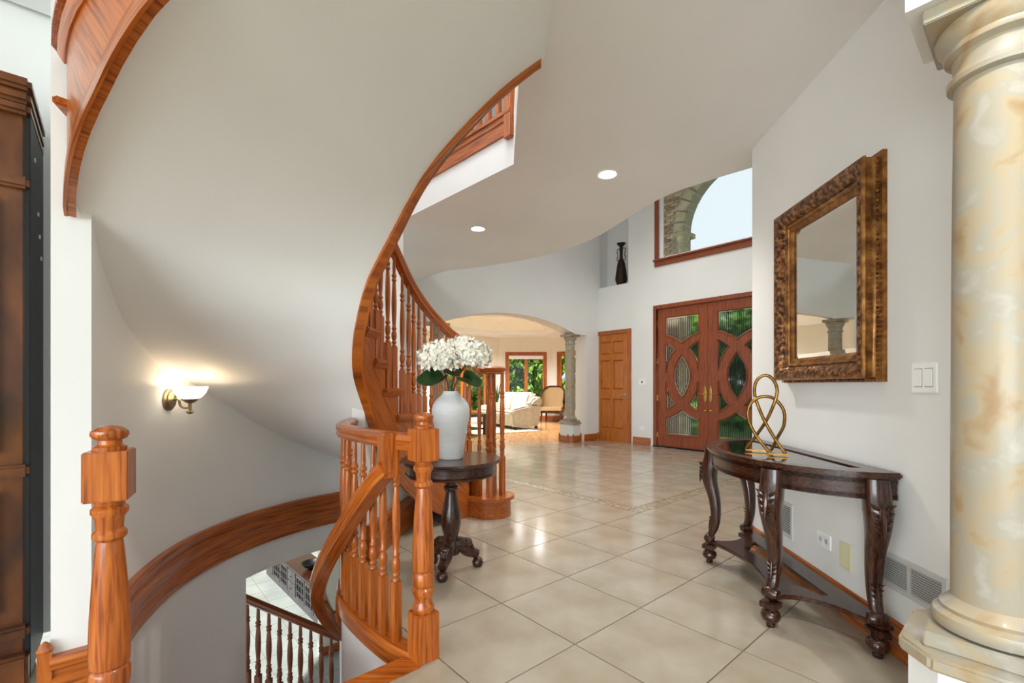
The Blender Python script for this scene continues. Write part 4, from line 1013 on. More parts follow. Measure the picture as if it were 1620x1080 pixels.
hole = con((-.36, .16), (-.26, .23), .1, 4) + con((-.26, .23), (.26, .23), .1, 8) + con((.26, .23), (.36, .16), .1, 4) + [(.36, .13), (-.36, .13)]
obj('stretcher_shelf', G().plate(outl, [hole], CB + ZV * .118 - RWN * .0, RWD, RWN, ZV, .022), DARK('Y'), ct, bevel=.004)

# --- gold knot sculpture
kb = cp(-.07, .26, TH); kx = Vector((1, -.55, 0)).normalized(); ky = Vector((.55, 1, 0)).normalized()
kn = thing('knot_sculpture', 'antique gold looped ribbon sculpture on the console table', 'sculpture', kb)
def kp(px, pz, dep): return kb + kx * ((px - 275) / 6.75 * .00335) + ZV * ((900 - pz) / 6.75 * .00335 + .0) + ky * dep
s1 = [(75, 885, .05), (180, 720, .03), (270, 560, .005), (340, 380, -.012), (368, 240, -.01), (330, 125, 0), (255, 80, 0), (178, 140, 0), (158, 270, .006), (200, 430, .012), (270, 600, -.008), (370, 780, -.03), (440, 885, -.045)]
s2 = [(305, 890, -.045), (175, 720, -.028), (100, 545, -.012), (108, 410, -.006), (175, 330, -.002), (260, 305, 0), (350, 335, .008), (428, 450, .012), (432, 600, .02), (375, 740, .035), (315, 885, .05)]
for i, sd_ in enumerate((s1, s2)):
    obj('loop_strand', G().tube(crom([kp(*q) for q in sd_], 6), .0082, 10, up=(.3, .9, .1)), ABRASS, kn)
obj('foot_bar', G().obox(kp(375, 893, -.048), kx * .045, ky * .016, ZV * .004), ABRASS, kn, bevel=.002)
obj('foot_bar', G().obox(kp(195, 893, .052), kx * .062, ky * .016, ZV * .004), ABRASS, kn, bevel=.002)

# --- round pedestal table
tc_ = Vector((-.366, 2.75, 0)); tz = .67
rtb = thing('round_table', 'round espresso pedestal table with claw base holding the white vase', 'table', tc_)
obj('top', G().lathe([(.001, tz - .022), (.285, tz - .022), (.297, tz - .018), (.300, tz - .010), (.294, tz), (.001, tz)], n=64), DARK('X'), rtb, local=True)
obj('apron', G().lathe([(.255, tz - .095), (.268, tz - .092), (.270, tz - .082), (.262, tz - .076), (.262, tz - .035), (.270, tz - .03), (.270, tz - .022), (.001, tz - .022)], n=64), DARK('X'), rtb, local=True)
obj('pedestal', G().lathe([(.05, .10), (.055, .13), (.042, .15), (.040, .20), (.052, .235), (.060, .28), (.058, .33), (.044, .40), (.034, .45), (.033, .475), (.042, .485), (.043, .50), (.034, .51), (.036, .545), (.048, .56), (.05, .585), (.001, .59)], n=32), DARK('Z'), rtb, local=True)
for a in (20, 140, 260):
    d = Vector((math.cos(R(a)), math.sin(R(a)), 0)); sdv = Vector((-d.y, d.x, 0))
    lg = obj('leg', G().tube(crom([d * .02 + ZV * .15, d * .06 + ZV * .15, d * .10 + ZV * .105, d * .14 + ZV * .085, d * .165 + ZV * .075], 4), [.045, .045, .044, .043, .042, .041, .04, .038, .036, .034, .032, .03, .029, .029, .028, .028, .027], 12), DARK('X'), rtb, local=True)
    obj('scroll', G().lathe([(.001, -.03), (.018, -.028), (.026, -.01), (.026, .01), (.018, .028), (.001, .03)], d * .105 + ZV * .155, 16, sdv), DARK('X'), lg, local=True)
    for q in (-1, 0, 1): obj('carving', G().tube([d * .085 + sdv * (.016 * q) + ZV * .175, d * .12 + sdv * (.016 * q) + ZV * .15, d * .135 + sdv * (.014 * q) + ZV * .115], .009, 8), DARK('X'), lg, local=True)
    obj('bun_foot', G().lathe([(.001, 0), (.024, 0), (.032, .014), (.034, .028), (.028, .044), (.020, .052), (.001, .055)], d * .165, 18), DARK('Z'), lg, local=True)

# --- white vase with hydrangeas
vb = Vector((tc_.x + .0, tc_.y - .01, tz))
tag(obj('flower_vase', G().lathe([(.001, 0), (.070, 0), (.074, .006), (.082, .08), (.098, .18), (.111, .25), (.113, .29), (.104, .325), (.082, .355), (.058, .376), (.047, .392), (.046, .402), (.041, .402), (.042, .39), (.06, .36), (.001, .30)], vb, 48), CERAM, smooth=R(60)),
    'tall matte white ceramic vase on the round table', 'vase')
rf = random.Random(11)
def bloom(label, c, rad, foot, leafdirs):
    t = thing('hydrangea', label, 'flower', foot, 0, 'hydrangeas in the white vase')
    g = G()
    for i in range(170):
        ph = math.acos(1 - 2 * (i + .5) / 170 * .82); th = 2.39996 * i
        n = Vector((math.sin(ph) * math.cos(th), math.sin(ph) * math.sin(th), math.cos(ph)))
        p = c + Vector((n.x * rad, n.y * rad, n.z * rad * .78)) * rf.uniform(.80, 1.06)
        ux = n.orthogonal().normalized(); uy = n.cross(ux); a0 = rf.uniform(0, 6.28); sz = rad * rf.uniform(.17, .25)
        for q in range(4):
            a = a0 + q * math.pi / 2; d = ux * math.cos(a) + uy * math.sin(a); e = ux * -math.sin(a) + uy * math.cos(a); li = n * rf.uniform(-.1, 1.0) * sz
            g.add([p, p + d * sz * .55 + e * sz * .48 + li * .5, p + d * sz * 1.05 + li, p + d * sz * .55 - e * sz * .48 + li * .5], [(0, 1, 2, 3)])
    core = G().lathe([(.001, -.6 * rad), (.5 * rad, -.5 * rad), (.74 * rad, -.2 * rad), (.74 * rad, .1 * rad), (.5 * rad, .42 * rad), (.001, .56 * rad)], c, 16)
    o = obj('flower_head', g, PETAL, t, smooth=0); obj('core', core, base_mat('petal_gap_shade', srgb(176, 168, 136), .8), o)  # darker core colour paints in the shade between petals
    stp = crom([foot + Vector((0, 0, -.12)), foot, foot.lerp(c, .6) + ZV * .02, c - ZV * rad * .6], 5); obj('stem', G().tube(stp, .0045, 8, up=(1, 0, 0)), STEMM, t)
    for d, L, z in leafdirs:
        d = Vector(d).normalized(); s0 = foot.lerp(c, .55) + ZV * z; sd2 = d.cross(Vector((0, 1, .35))).normalized(); rows = []
        for i in range(7):
            f = i / 6; w = math.sin(math.pi * min(1, f * .93 + .05)) ** .8 * L * .34; p = s0 + d * (L * f) + ZV * (-.25 * L * f * f + .1 * L * f)
            rows.append([p - sd2 * w - Vector((0, .25, 0)) * w, p, p + sd2 * w - Vector((0, .25, 0)) * w])
        obj('leaf', G().grid(rows), LEAF, t, smooth=R(80))
neck = vb + ZV * .40
bloom('white hydrangea bloom leaning over the guard railing side of the vase', Vector((tc_.x - .058, tc_.y - .05, 1.265)), .118, neck + Vector((-.012, 0, 0)), [((-.85, -.5, .1), .17, -.03), ((-.2, -.95, .1), .15, -.035)])
bloom('white hydrangea bloom leaning over the newel and volute side of the vase', Vector((tc_.x + .125, tc_.y + .0, 1.285)), .112, neck + Vector((.014, .005, 0)), [((.7, -.7, .1), .17, -.05), ((.1, -.9, .3), .13, -.06)])
bloom('white hydrangea bloom standing upright at the back of the vase', Vector((tc_.x + .05, tc_.y + .09, 1.31)), .108, neck + Vector((0, .015, 0)), [((-.1, -.95, .45), .16, -.04)])

# --- armoire
ac = Vector((-1.79, 1.70, 0)); ad = -EB; an = FD                # front runs along -EB, faces FD
AH = 2.23
arm = thing('armoire', 'tall distressed brown armoire with a black side panel beside the curved wall', 'armoire', ac)
def ap(a, b, z): return ac + ad * a - an * b + ZV * z          # a along the front from the corner, b depth
obj('body', G().obox(ap(.6, .215, AH / 2 - .03), ad * .585, an * .20, ZV * (AH / 2 - .06)), ARMO(), arm, bevel=.004)
sp = obj('side_panel', G().obox(ap(.006, .215, AH / 2 - .04), ad * .008, an * .205, ZV * (AH / 2 - .05)), BLACKM, arm, bevel=.003); sp['label'] = 'black lacquered side panel'
g = G()
for z, w in ((AH - .03, .05), (AH - .075, .035), (AH - .11, .022)): g.obox(ap(.6, .205 - w / 2, z), ad * (.6 + w * .2), an * (.205 + w / 2), ZV * .022)
obj('cornice', g, ARMO(), arm, bevel=.012)
for z, w in ((.79, .02), (AH - .38, .015), (.20, .025), (.06, .035)): obj('molding', G().obox(ap(.6, .205 - w / 2, z), ad * .60, an * (.205 + w / 2), ZV * (.022 if z > .1 else .06)), ARMO(), arm, bevel=.01)
for a in (.32, .88):
    d_ = obj('door', G().obox(ap(a, -.004, 1.32), ad * .24, an * .012, ZV * .46), ARMO(), arm, bevel=.008)
    obj('knob', G().lathe([(.008, 0), (.008, .015), (.016, .022), (.001, .034)], ap(a + (.2 if a < .6 else -.2), -.016, 1.2), 12, an), ABRASS, d_)
    d_ = obj('drawer', G().obox(ap(a, -.004, .50), ad * .24, an * .012, ZV * .22), ARMO(), arm, bevel=.008)
    obj('knob', G().lathe([(.008, 0), (.008, .015), (.016, .022), (.001, .034)], ap(a, -.016, .5), 12, an), ABRASS, d_)
g = G()
for z in (1.98, 1.80, 1.72, 1.64): g.obox(ap(-.004, .1 + (2.0 - z) * .6, z), ad * .003, an * .006, ZV * .008)
obj('side_screw', g, STEEL, arm)

# --- wall sconce
ps = at(268, 632, 1.03); dsc = (ps.x / ps.y)
best = min(([pol(th, 1.461), th] for th in [180 + i * .25 for i in range(120)]), key=lambda q: abs(q[0].x / q[0].y - (266 - CX) / F)); sp_ = best[0]; sth = best[1]
wz = zat(632, sp_.y); inw = -(sp_ - C).normalized(); sp_ = Vector((sp_.x, sp_.y, wz))
sc = thing('wall_sconce', 'antique nickel wall sconce with a glowing white glass bowl', 'lamp', sp_)
obj('back_plate', G().lathe([(.058, 0), (.058, .010), (.050, .016), (.046, .016), (.044, .022), (.02, .03), (.001, .032)], sp_, 32, inw), PEWTER, sc)
bw_ = sp_ + inw * .105
obj('arm', G().tube(crom([sp_ + inw * .025, sp_ + inw * .05 + ZV * .0, sp_ + inw * .058 - ZV * .03, sp_ + inw * .075 - ZV * .043, bw_ - ZV * .043], 5), .006, 10), PEWTER, sc)
obj('cup', G().lathe([(.001, -.078), (.012, -.074), (.019, -.066), (.012, -.060), (.008, -.055), (.008, -.02), (.02, -.016), (.038, -.002), (.042, .004), (.001, .004)], bw_, 24), PEWTER, sc)
shd = obj('glass_bowl', G().lathe([(.03, .004), (.052, .012), (.070, .034), (.082, .062), (.083, .070), (.079, .070), (.066, .036), (.048, .016), (.001, .010)], bw_, 36), OPAL, sc)
obj('rim_band', G().lathe([(.0775, .052), (.081, .054), (.0805, .056), (.0775, .056)], bw_, 36), PEWTER, shd)
light('sconce_bulb', 'POINT', bw_ + ZV * .045, 5.5, (1, .72, .43), .03)

# --- recessed ceiling lights
def can(u, v, label, power=70, z=CEIL, pos=None):
    p = pos or at(u, v, z); t = thing('recessed_light', label, 'ceiling light', p)
    obj('trim_ring', G().lathe([(.085, 0), (.085, -.004), (.078, -.006), (.066, -.002), (.064, .0)], n=36), WHITE, t, local=True)
    obj('lens', G().lathe([(.065, -.001), (.04, -.004), (.001, -.005)], n=32, caps=False), LAMP, t, local=True)
    light('recessed_bulb', 'SPOT', p - ZV * .03, power, WARM, .06, (0, 0, 0), spot=130)
can(961, 276, 'recessed ceiling light above the foyer floor border')
can(756, 362, 'recessed ceiling light between the staircase and the arch wall')
can(0, 0, 'recessed ceiling light over the console table', pos=Vector((.95, .55, CEIL)))
can(0, 0, 'recessed ceiling light behind the console and column', pos=Vector((.9, -.6, CEIL)))
can(0, 0, 'added recessed fill light in front of the brown armoire', 80, pos=Vector((-1.9, -1.6, CEIL)))  # extra fixture added so floor bounce brightens the stair underside
# ================================================================== LIVING ROOM BEYOND THE ARCH
LZ = 2.68; WY = 15.0
wx0, wx1 = (789 - CX) / F * WY, (874 - CX) / F * WY
W0, W1 = Vector((wx0, WY, 0)), Vector((wx1, WY, 0)); WL = Vector((wx0 - 2.9, WY - 2.6, 0)); WR = Vector((wx1 + 1.9, WY - 1.7, 0))
lp = [COLL - AD * 3.6 + AN * .1, ARCHK + AN * .1, K + EB * 2.2 + EA * .3, WR, W1, W0, WL, Vector((-5.6, 11.4, 0))]
struct('floor_living', G().prism([(p.x, p.y) for p in lp], -.2, -.002), HARDW, 'honey maple floor of the living room', 'floor', smooth=0)
struct('ceiling_living', G().plate([(p.x, p.y) for p in lp], [[(-1.9, 10.2), (1.0, 10.6), (1.6, 12.2), (1.0, 13.8), (-.4, 13.9), (-2.2, 12.6)]], (0, 0, LZ), (1, 0, 0), (0, 1, 0), ZV, .1), CEILP, 'living room ceiling with a raised tray', 'ceiling', smooth=0)
tray = [(-1.9, 10.2), (1.0, 10.6), (1.6, 12.2), (1.0, 13.8), (-.4, 13.9), (-2.2, 12.6)]; cx0 = sum(p[0] for p in tray) / 6; cy0 = sum(p[1] for p in tray) / 6
g = G(); P = [Vector((x, y, LZ + .1)) for x, y in tray] + [Vector((cx0 + (x - cx0) * .82, cy0 + (y - cy0) * .82, LZ + .32)) for x, y in tray]
g.add(P, [(i, (i + 1) % 6, 6 + (i + 1) % 6, 6 + i) for i in range(6)] + [tuple(range(6, 12))]); struct('ceiling_tray', g, CREAM, 'sloped cream tray of the living room ceiling', 'ceiling', smooth=0)
def lwall(name, a, b, holes, label):
    d = (b - a).normalized(); L = (b - a).length; n = Vector((d.y, -d.x, 0)); n = n if n.dot(-a) < 0 else -n   # n points outdoors
    struct(name, G().plate(rect(0, L, -.02, LZ + .05), holes, a, d, ZV, n, .14), CREAM, label, 'wall', smooth=0); return d, n
def window(name, label, a, d, n, x0, x1, z0, z1, mull, mat):
    t = thing(name, label, 'window', a + d * ((x0 + x1) / 2) + ZV * z0); t['kind'] = 'structure'
    g = G(); c = .085
    for q in (rect(x0 - c, x0, z0 - c, z1 + c), rect(x1, x1 + c, z0 - c, z1 + c), rect(x0, x1, z1, z1 + c), rect(x0, x1, z0 - c, z0)): g.plate(q, [], a - n * .025, d, ZV, n, .03)
    obj('casing', g, mat, t, bevel=.005)
    g = G()
    for q in (rect(x0, x0 + .05, z0, z1), rect(x1 - .05, x1, z0, z1), rect(x0, x1, z0, z0 + .05), rect(x0, x1, z1 - .05, z1)): g.plate(q, [], a + n * .02, d, ZV, n, .05)
    obj('sash', g, HONEY('Z'), t, smooth=0)
    xs = [x0 + (x1 - x0) * (i + 1) / (mull + 1) for i in range(mull)]
    for x in xs: obj('mullion', G().plate(rect(x - .055, x + .055, z0, z1), [], a + n * .015, d, ZV, n, .055), HONEY('Z'), t, smooth=0)
    xx = [x0] + xs + [x1]
    for p, q in zip(xx, xx[1:]): obj('pane', G().plate(rect(p + .04, q - .04, z0 + .04, z1 - .04), [], a + n * .04, d, ZV, n, .006), CLEAR, t, smooth=0)
    return t
zt_ = zat(561, WY)
bx0, bx1 = (803.5 - CX) / F * WY - wx0, (861 - CX) / F * WY - wx0
d, n = lwall('wall_bay', W0, W1, [rect(bx0, bx1, .45, zt_)], 'cream living room wall with the garden window')
window('window_2', 'oak trimmed garden window with centre post behind the sofa', W0, d, n, bx0, bx1, .45, zt_, 1, OAK('Z'))
obj('roller_shade', G().plate(rect(bx0 + .03, bx1 - .03, zt_ - .14, zt_ - .03), [], W0 - n * -.005, d, ZV, n, .03), WHITE, bpy.data.objects['window_2'], smooth=0)
rl = (WR - W1).length; d, n = lwall('wall_bay_side', W1, WR, [rect(.28, 1.45, .45, zt_)], 'angled cream wall behind the wooden armchair')
window('window_3', 'oak trimmed window on the angled wall behind the column', W1, d, n, .28, 1.45, .45, zt_, 0, OAK('Z'))
ll = (W0 - WL).length; d, n = lwall('wall_bay_far', WL, W0, [rect(ll - 2.35, ll - .55, .30, zt_)], 'angled cream wall with a window behind the stair balusters')
window('window_4', 'oak trimmed window seen between the stair balusters', WL, d, n, ll - 2.35, ll - .55, .30, zt_, 1, OAK('Z'))
struct('wall_living_end', G().plate(rect(0, 6, 0, LZ + .1), [], WL + Vector((.05, 0, 0)), Vector((-.75, -.66, 0)), ZV, Vector((-.66, .75, 0)), .12), CREAM, 'cream end wall of the living room', 'wall', smooth=0)
struct('wall_living_side', G().plate(rect(0, (K + EB * 2.2 - WR).length, 0, LZ + .1), [], WR, (K + EB * 2.2 - WR).normalized(), ZV, Vector((.8, .4, 0)).normalized(), .12), CREAM, 'cream side wall of the living room', 'wall', smooth=0)
struct('baseboard_bay', G().sweep([W0, W1, WR], [(0, 0), (.016, 0), (.016, .13), (.006, .15), (0, .15)]), OAK('UV'), 'oak baseboard under the garden window', 'baseboard')

# --- beige leather sofa: near arm end faces the hall, seat runs away from it
A0, A1 = at(810, 681), at(856, 678.5); sx = (A1 - A0).normalized(); sy = Vector((-sx.y, sx.x, 0)); SW = (A1 - A0).length; SL = 2.1; A0 = A0 + ZV * .012
so = thing('leather_sofa', 'beige leather sofa with rounded arms and loose back pillows', 'sofa', A0)
def sp3(a, b, z): return A0 + sx * a + sy * b + ZV * z
def blob(name, pts, y0, y1, mat, parent, bevel=.05, rz=0):
    g = G(); g.plate(pts, [], sp3(0, y0, 0), sx, ZV, sy, y1 - y0); return obj(name, g, mat, parent, bevel=bevel, seg=4, smooth=R(60))
armp = [(.06, .07), (SW - .06, .07), (SW + .02, .55), (SW - .02, .64), (.5, .60), (.16, .54), (.02, .50), (-.02, .40), (.03, .33)]
for y0 in (0, SL - .22): blob('arm', armp, y0, y0 + .22, LEATHER, so, .045)
blob('seat_base', [(.08, .08), (SW - .05, .08), (SW - .05, .28), (.08, .28)], .2, SL - .2, LEATHER, so, .02)
for i in range(2):
    y0 = .22 + (SL - .44) / 2 * i; y1 = y0 + (SL - .44) / 2 - .01
    blob('seat_cushion', [(.04, .27), (SW - .2, .27), (SW - .2, .44), (.10, .47), (.03, .42)], y0, y1, LEATHER, so, .05)
    blob('back_cushion', [(SW - .36, .42), (SW - .12, .40), (SW + .04, .84), (SW - .04, .93), (SW - .18, .92), (SW - .26, .80)], y0, y1, LEATHER, so, .07)
blob('headrest', [(SW - .34, .60), (SW - .04, .52), (SW + .08, .70), (SW + .05, .80), (SW - .10, .84), (SW - .30, .72)], -.01, .24, LEATHER, so, .06)
blob('back_frame', [(SW - .14, .07), (SW + .02, .07), (SW + .10, .70), (SW - .0, .74)], .12, SL - .12, LEATHER, so, .03)
for a, b in ((.12, .08), (SW - .1, .08), (.12, SL - .08), (SW - .1, SL - .08)): obj('foot', G().obox(sp3(a, b, .035), sx * .03, sy * .03, ZV * .035), BLACKM, so, bevel=.004)
# second sofa behind it, seen between the starting newel balusters
# --- wooden armchair
cc = at(874, 667.5); ch = thing('wooden_armchair', 'dark wood armchair with curved tan upholstered back beyond the arch', 'chair', cc, R(-14))
DKW = DARK('Z')
def U(n=14, rx=.33, ry=.30): return [(-rx * math.cos(math.pi * i / n), .06 + ry * math.sin(math.pi * i / n)) for i in range(n + 1)]
obj('seat', G().prism([(-.31, -.30), (.31, -.30), (.33, .06)] + [(x, y) for x, y in U()[::-1]][1:], .36, .47), FABRIC, ch, local=True, bevel=.03, seg=3)
obj('seat_frame', G().prism([(-.32, -.31), (.32, -.31), (.34, .06)] + [(x * 1.03, y * 1.03) for x, y in U()[::-1]][1:], .29, .36), DKW, ch, local=True, bevel=.008)
rows = []; top = []
for x, y in [(-.34, -.22), (-.345, -.08)] + U() + [(.345, -.08), (.34, -.22)]:
    f = max(0, min(1, (y + .22) / .55)); zt2 = .62 + .48 * (f ** .8); rows.append([Vector((x, y + .02 * f, .44)), Vector((x * 1.03, y + .06 * f, (.44 + zt2) / 2)), Vector((x * 1.06, y + .11 * f, zt2))]); top.append(rows[-1][2])
g = G().grid(rows); g.grid([[p + Vector((p.x * .14, .05, 0)) for p in r][::-1] for r in rows]); obj('back', g, FABRIC, ch, local=True, smooth=R(70))
obj('back_rail', G().tube(top, .028, 10), DKW, ch, local=True)
for x, y in ((-.29, -.28), (.29, -.28), (-.24, .28), (.24, .28)): obj('leg', G().tube([(x, y, .31), (x * 1.02, y * 1.03, .15), (x * 1.06, y * 1.1, 0)], [.032, .026, .018], 8), DKW, ch, local=True)
# --- rug, coffee table, orchid, snake plant
rg = at(818, 690); tag(obj('area_rug', G().plate([(-3.2, -.35), (.62, -.35), (.62, 2.2), (-3.2, 2.2)], [], sp3(-.1, -.1, -.0125), sx, sy, ZV, .012), RUGM, bevel=.004), 'sand coloured rug under the leather sofa', 'rug')
k0 = at(742, 686) + ZV * .0125; t = thing('coffee_table', 'dark low coffee table beside the leather sofa', 'table', k0)
obj('top', G().obox(k0 + ZV * .44 + EB * -.3, EB * .42, EA * .55, ZV * .03), DKW, t, bevel=.008); obj('shelf', G().obox(k0 + ZV * .14 - EB * .3, EB * .38, EA * .5, ZV * .015), DKW, t, bevel=.005)
for a in (-.38, .38):
    for b in (-.5, .5): obj('leg', G().obox(k0 - EB * .3 + EB * a + EA * b + ZV * .205, EB * .035, EA * .035, ZV * .205), DKW, t, bevel=.004)
op = k0 + EB * .0 + ZV * .472; t = thing('orchid', 'small pink orchid in a pot on the coffee table', 'plant', op)
obj('pot', G().lathe([(.03, 0), (.045, .01), (.05, .08), (.045, .08), (.001, .06)], n=16), CERAM, t, local=True); obj('stem', G().tube(crom([(0, 0, .07), (.02, 0, .2), (.06, 0, .28)], 5), .004, 6), STEMM, t, local=True)
PINK = base_mat('orchid_petal', srgb(190, 70, 90), .6)
for q in ((.06, 0, .28), (.03, 0, .24), (.04, .02, .19)): obj('blossom', G().lathe([(.001, -.01), (.03, .006), (.032, .012), (.001, .004)], q, 8, (.3, -1, .2)), PINK, t, local=True)
sp0 = Vector(((786 - CX) / F * 14.2, 14.2, 0)); t = thing('snake_plant', 'tall snake plant in a pot behind the sofa', 'plant', sp0)
obj('pot', G().lathe([(.12, 0), (.14, .02), (.17, .45), (.16, .45), (.001, .40)], n=24), DKW, t, local=True)
for i in range(9):
    a = 2.4 * i; r_ = .03 + .008 * i; H = .55 + .1 * (i % 4); d = Vector((math.cos(a), math.sin(a), 0)); sd2 = Vector((-d.y, d.x, 0)); rows = []
    for j in range(6): f = j / 5; w = .03 * math.sin(math.pi * (.2 + .8 * f)) + .002; p = d * (r_ + .14 * f * f) + ZV * (.40 + H * f); rows.append([p - sd2 * w, p, p + sd2 * w])
    obj('leaf', G().grid(rows), LEAF, t, local=True, smooth=R(80))
for (x, y, lb) in ((.2, 12.6, 'over the back of the leather sofa'), (-.9, 12.2, 'over the coffee table'), (.7, 11.8, 'over the near sofa arm')):  # fixtures added to brighten the living room
    p = Vector((x, y, LZ + .32 - .002)); t = thing('recessed_light', 'small added fill light in the tray ceiling ' + lb, 'ceiling light', p, 0, 'added fill lights in the tray ceiling')
    light('recessed_bulb', 'SPOT', p - ZV * .03, 330, (.97, .98, 1), .08, spot=150)
    obj('trim_ring', G().lathe([(.085, 0), (.085, -.004), (.066, -.003)], n=24), WHITE, t, local=True); obj('lens', G().lathe([(.065, -.002), (.001, -.003)], n=24, caps=False), LAMP, t, local=True)

# ================================================================== OUTDOORS
struct('ground', G().plate([(-40, -40), (40, -40), (40, 60), (-40, 60)], [[(-10.5, -4.5), (6.6, -4.5), (6.6, 10.0), (3.6, 13.2), (1.6, 15.2), (-.6, 15.2), (-10.5, 14.5)]], (0, 0, -.35), (1, 0, 0), (0, 1, 0), ZV, .05), LAWN, 'green lawn around the house', 'lawn', smooth=0)
rT = random.Random(5)
def tree(name, label, c, rx, ry, z0, z1, nleaf, mat, lsz=.10, trunk=True):
    t = thing(name, label, 'tree' if trunk else 'bush', c)
    g = G(); zc = (z0 + z1) / 2; hz = (z1 - z0) / 2
    cl = [(Vector((rT.uniform(-.75, .75) * rx, rT.uniform(-.7, .7) * ry, zc + rT.uniform(-.8, .8) * hz)), rT.uniform(.22, .42)) for _ in range(46)]
    for i in range(nleaf):
        q, k = cl[i % 46]
        u = Vector((rT.gauss(0, 1), rT.gauss(0, 1), rT.gauss(0, 1))).normalized() * rT.uniform(.55, 1.0); p = q + Vector((u.x * rx * k, u.y * ry * k, u.z * hz * k))
        if p.z < .02: continue
        n = (u + Vector((rT.uniform(-.7, .7), rT.uniform(-.7, .7), rT.uniform(-.2, .9)))).normalized(); a = n.orthogonal().normalized(); b = n.cross(a); ang = rT.uniform(0, 6.28)
        a, b = a * math.cos(ang) + b * math.sin(ang), b * math.cos(ang) - a * math.sin(ang); s = lsz * rT.uniform(.6, 1.2)
        g.add([p - a * s, p + b * s * .45 + n * s * .1, p + a * s, p - b * s * .45 + n * s * .1], [(0, 1, 2, 3)])
    o = obj('crown', g, mat, t, smooth=0, local=True); o['kind'] = 'stuff'
    tk = G().tube([(0, 0, -.35), (.05, .02, z0 + .3), (-.04, .05, zc + hz * .3)], [.16, .11, .05], 8)
    for k in range(5):
        a = k * 1.3; tk.tube([(0, .02, z0 + .2 * k), (math.cos(a) * rx * .5, math.sin(a) * ry * .5, z0 + .2 * k + hz * .7)], [.05, .02], 6)
    obj('trunk', tk, BARK, t, local=True)
tree('garden_tree', 'bright leafy tree filling the garden window behind the sofa', Vector((-.1, 19.2, 0)), 2.0, 1.2, .1, 4.6, 12000, TREE1, .14)
tree('garden_tree', 'leafy tree beyond the angled window behind the armchair', Vector((7.2, 20.7, 0)), 2.0, 1.2, .1, 4.6, 12000, TREE1, .14)
tree('garden_tree', 'dark leafy tree beyond the window behind the stair balusters', Vector((-5.0, 17.6, 0)), 2.2, 1.3, .1, 4.6, 12000, TREE2, .14)
tree('garden_hedge', 'tall dense green hedge closing off the garden', Vector((-.5, 23.5, 0)), 7.5, .9, -.2, 5.2, 26000, TREE1, .2)
dc = far_p((sD0 + sD1) / 2, 0, 0)
tree('front_yard_tree', 'dark green front yard tree outside the double doors', dc + EB * 6.8 + FD * -1.7, 1.9, 1.5, .4, 3.7, 9000, TREE2, .13)
tree('front_yard_tree', 'bright green front yard tree outside the double doors near the brick porch', dc + EB * 8.6 + FD * -5.3, 1.6, 1.4, .3, 3.9, 8000, TREE1, .13)
tree('front_bush', 'low dark bush outside the double doors', dc + EB * 4.3 + FD * -.9, .9, .7, -.1, .8, 3500, TREE2, .09)

# --- entry porch: brick wall with a stone arch, seen through the transom window
PO = far_p(0, 0, -2.4)                                        # foot of the porch wall line, 2.4 m outside the doors
def po_s(u): dd = (u - CX) / F; return (dd * PO.y - PO.x) / (FD.x - dd * FD.y)
def po_p(s, z, off=0.0): return PO + FD * s + ZV * z - EB * off
def po_z(u, v): return zat(v, po_p(po_s(u), 0).y)
sp_x = po_s(1082); sp_z = po_z(1082, 367); a2x, a2z = po_s(1122), po_z(1122, 287)
pc = po_s(1119) + .75; ar_ = pc - sp_x                        # semicircular arch opening about the door axis
porch = thing('entry_porch', 'tan brick porch wall with a pale stone arch outside the transom window', 'porch', po_p(sp_x, 0, 0))
out_ = [(sp_x - 1.2, -.3), (sp_x - .0, -.3), (sp_x, sp_z)] + [(pc - ar_ * math.cos(math.pi * i / 24), sp_z + ar_ * math.sin(math.pi * i / 24)) for i in range(1, 24)] + [(pc + ar_, sp_z), (pc + ar_, -.3), (pc + ar_ + 1.2, -.3), (pc + ar_ + 1.2, 6.2), (sp_x - 1.2, 6.2)]
obj('mortar_core', G().plate(out_, [], PO + EB * .012, FD, ZV, EB, .3), MORT, porch, smooth=0)
bsrc = []
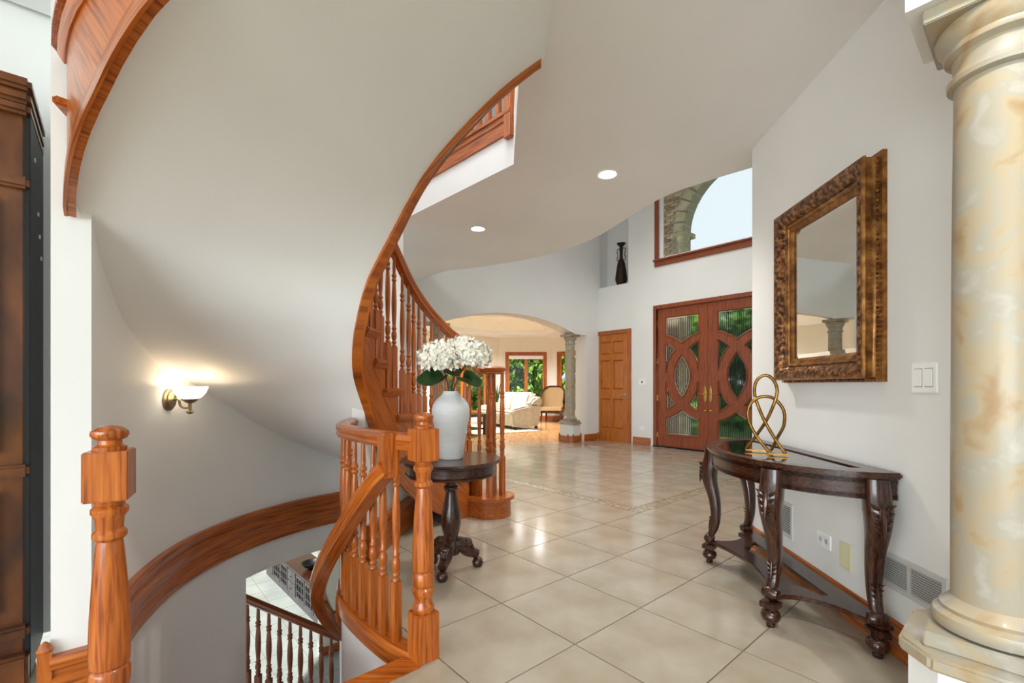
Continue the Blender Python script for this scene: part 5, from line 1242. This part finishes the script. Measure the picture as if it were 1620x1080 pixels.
for k in range(4):
    g = G().box(-.0975, .0975, -.01, .012, -.0285, .0285); me = None
    o = obj('brick', g, noise_mat('tan_brick_%d' % k, [(.3, [srgb(112, 84, 66), srgb(140, 112, 88), srgb(126, 98, 80), srgb(156, 132, 104)][k]), (.7, [srgb(140, 110, 88), srgb(172, 146, 116), srgb(150, 124, 100), srgb(186, 164, 132)][k])], nscale=9, rough=.9, bump=.2), porch, local=True, bevel=.003, seg=1); bsrc.append(o)
off = origin_of(porch); rz = math.atan2(FD.y, FD.x); used = [False] * 4; z = 3.75; row = 0; nb_ = 0
while z < 5.6:
    s = po_s(1030) + (.1 if row % 2 else 0)
    while s < pc:
        rr_ = math.hypot(s - pc, max(0, z - sp_z))
        if rr_ > ar_ + .30 and s < sp_x - .02 + (pc if z > sp_z else 0) and nb_ < 290:
            k = rT.randrange(4)
            if not used[k]: o = bsrc[k]; used[k] = True
            else: o = bsrc[k].copy(); COL.objects.link(o); o.parent = porch
            q = po_p(s, z) - off; o.location = q; o.rotation_euler = (0, 0, rz); nb_ += 1
        s += .205
    z += .067; row += 1
for i in range(18):
    a0 = math.pi * i / 18 + .012; a1 = math.pi * (i + 1) / 18 - .012
    q = [(pc - (ar_ + r_) * math.cos(a), sp_z + (ar_ + r_) * math.sin(a)) for r_, a in ((0, a0), (0, (a0 + a1) / 2), (0, a1), (.26, a1), (.26, (a0 + a1) / 2), (.26, a0))]
    obj('voussoir', G().plate(q, [], PO - EB * .03, FD, ZV, EB, .36), STONE, porch, bevel=.012)
obj('porch_shade_slab', G().plate(rect(sp_x - 1.6, pc + ar_ + 1.6, 0, 2.9), [], po_p(0, 6.2, 2.28), FD, EB, ZV, .12), STONE, porch, smooth=0)  # slab added to keep the sun off the porch brick
obj('stone_band', G().obox(po_p(sp_x - .10, sp_z - .05, -.14), FD * .20, EB * .22, ZV * .055), STONE, porch, bevel=.01)
cp0 = po_p(sp_x - .02, 0, .0)
obj('porch_column', G().lathe([(.10, -.3), (.10, sp_z - .36), (.125, sp_z - .34), (.125, sp_z - .31), (.10, sp_z - .29), (.10, sp_z - .22), (.13, sp_z - .19), (.15, sp_z - .10)], cp0, 20), STONE, porch)
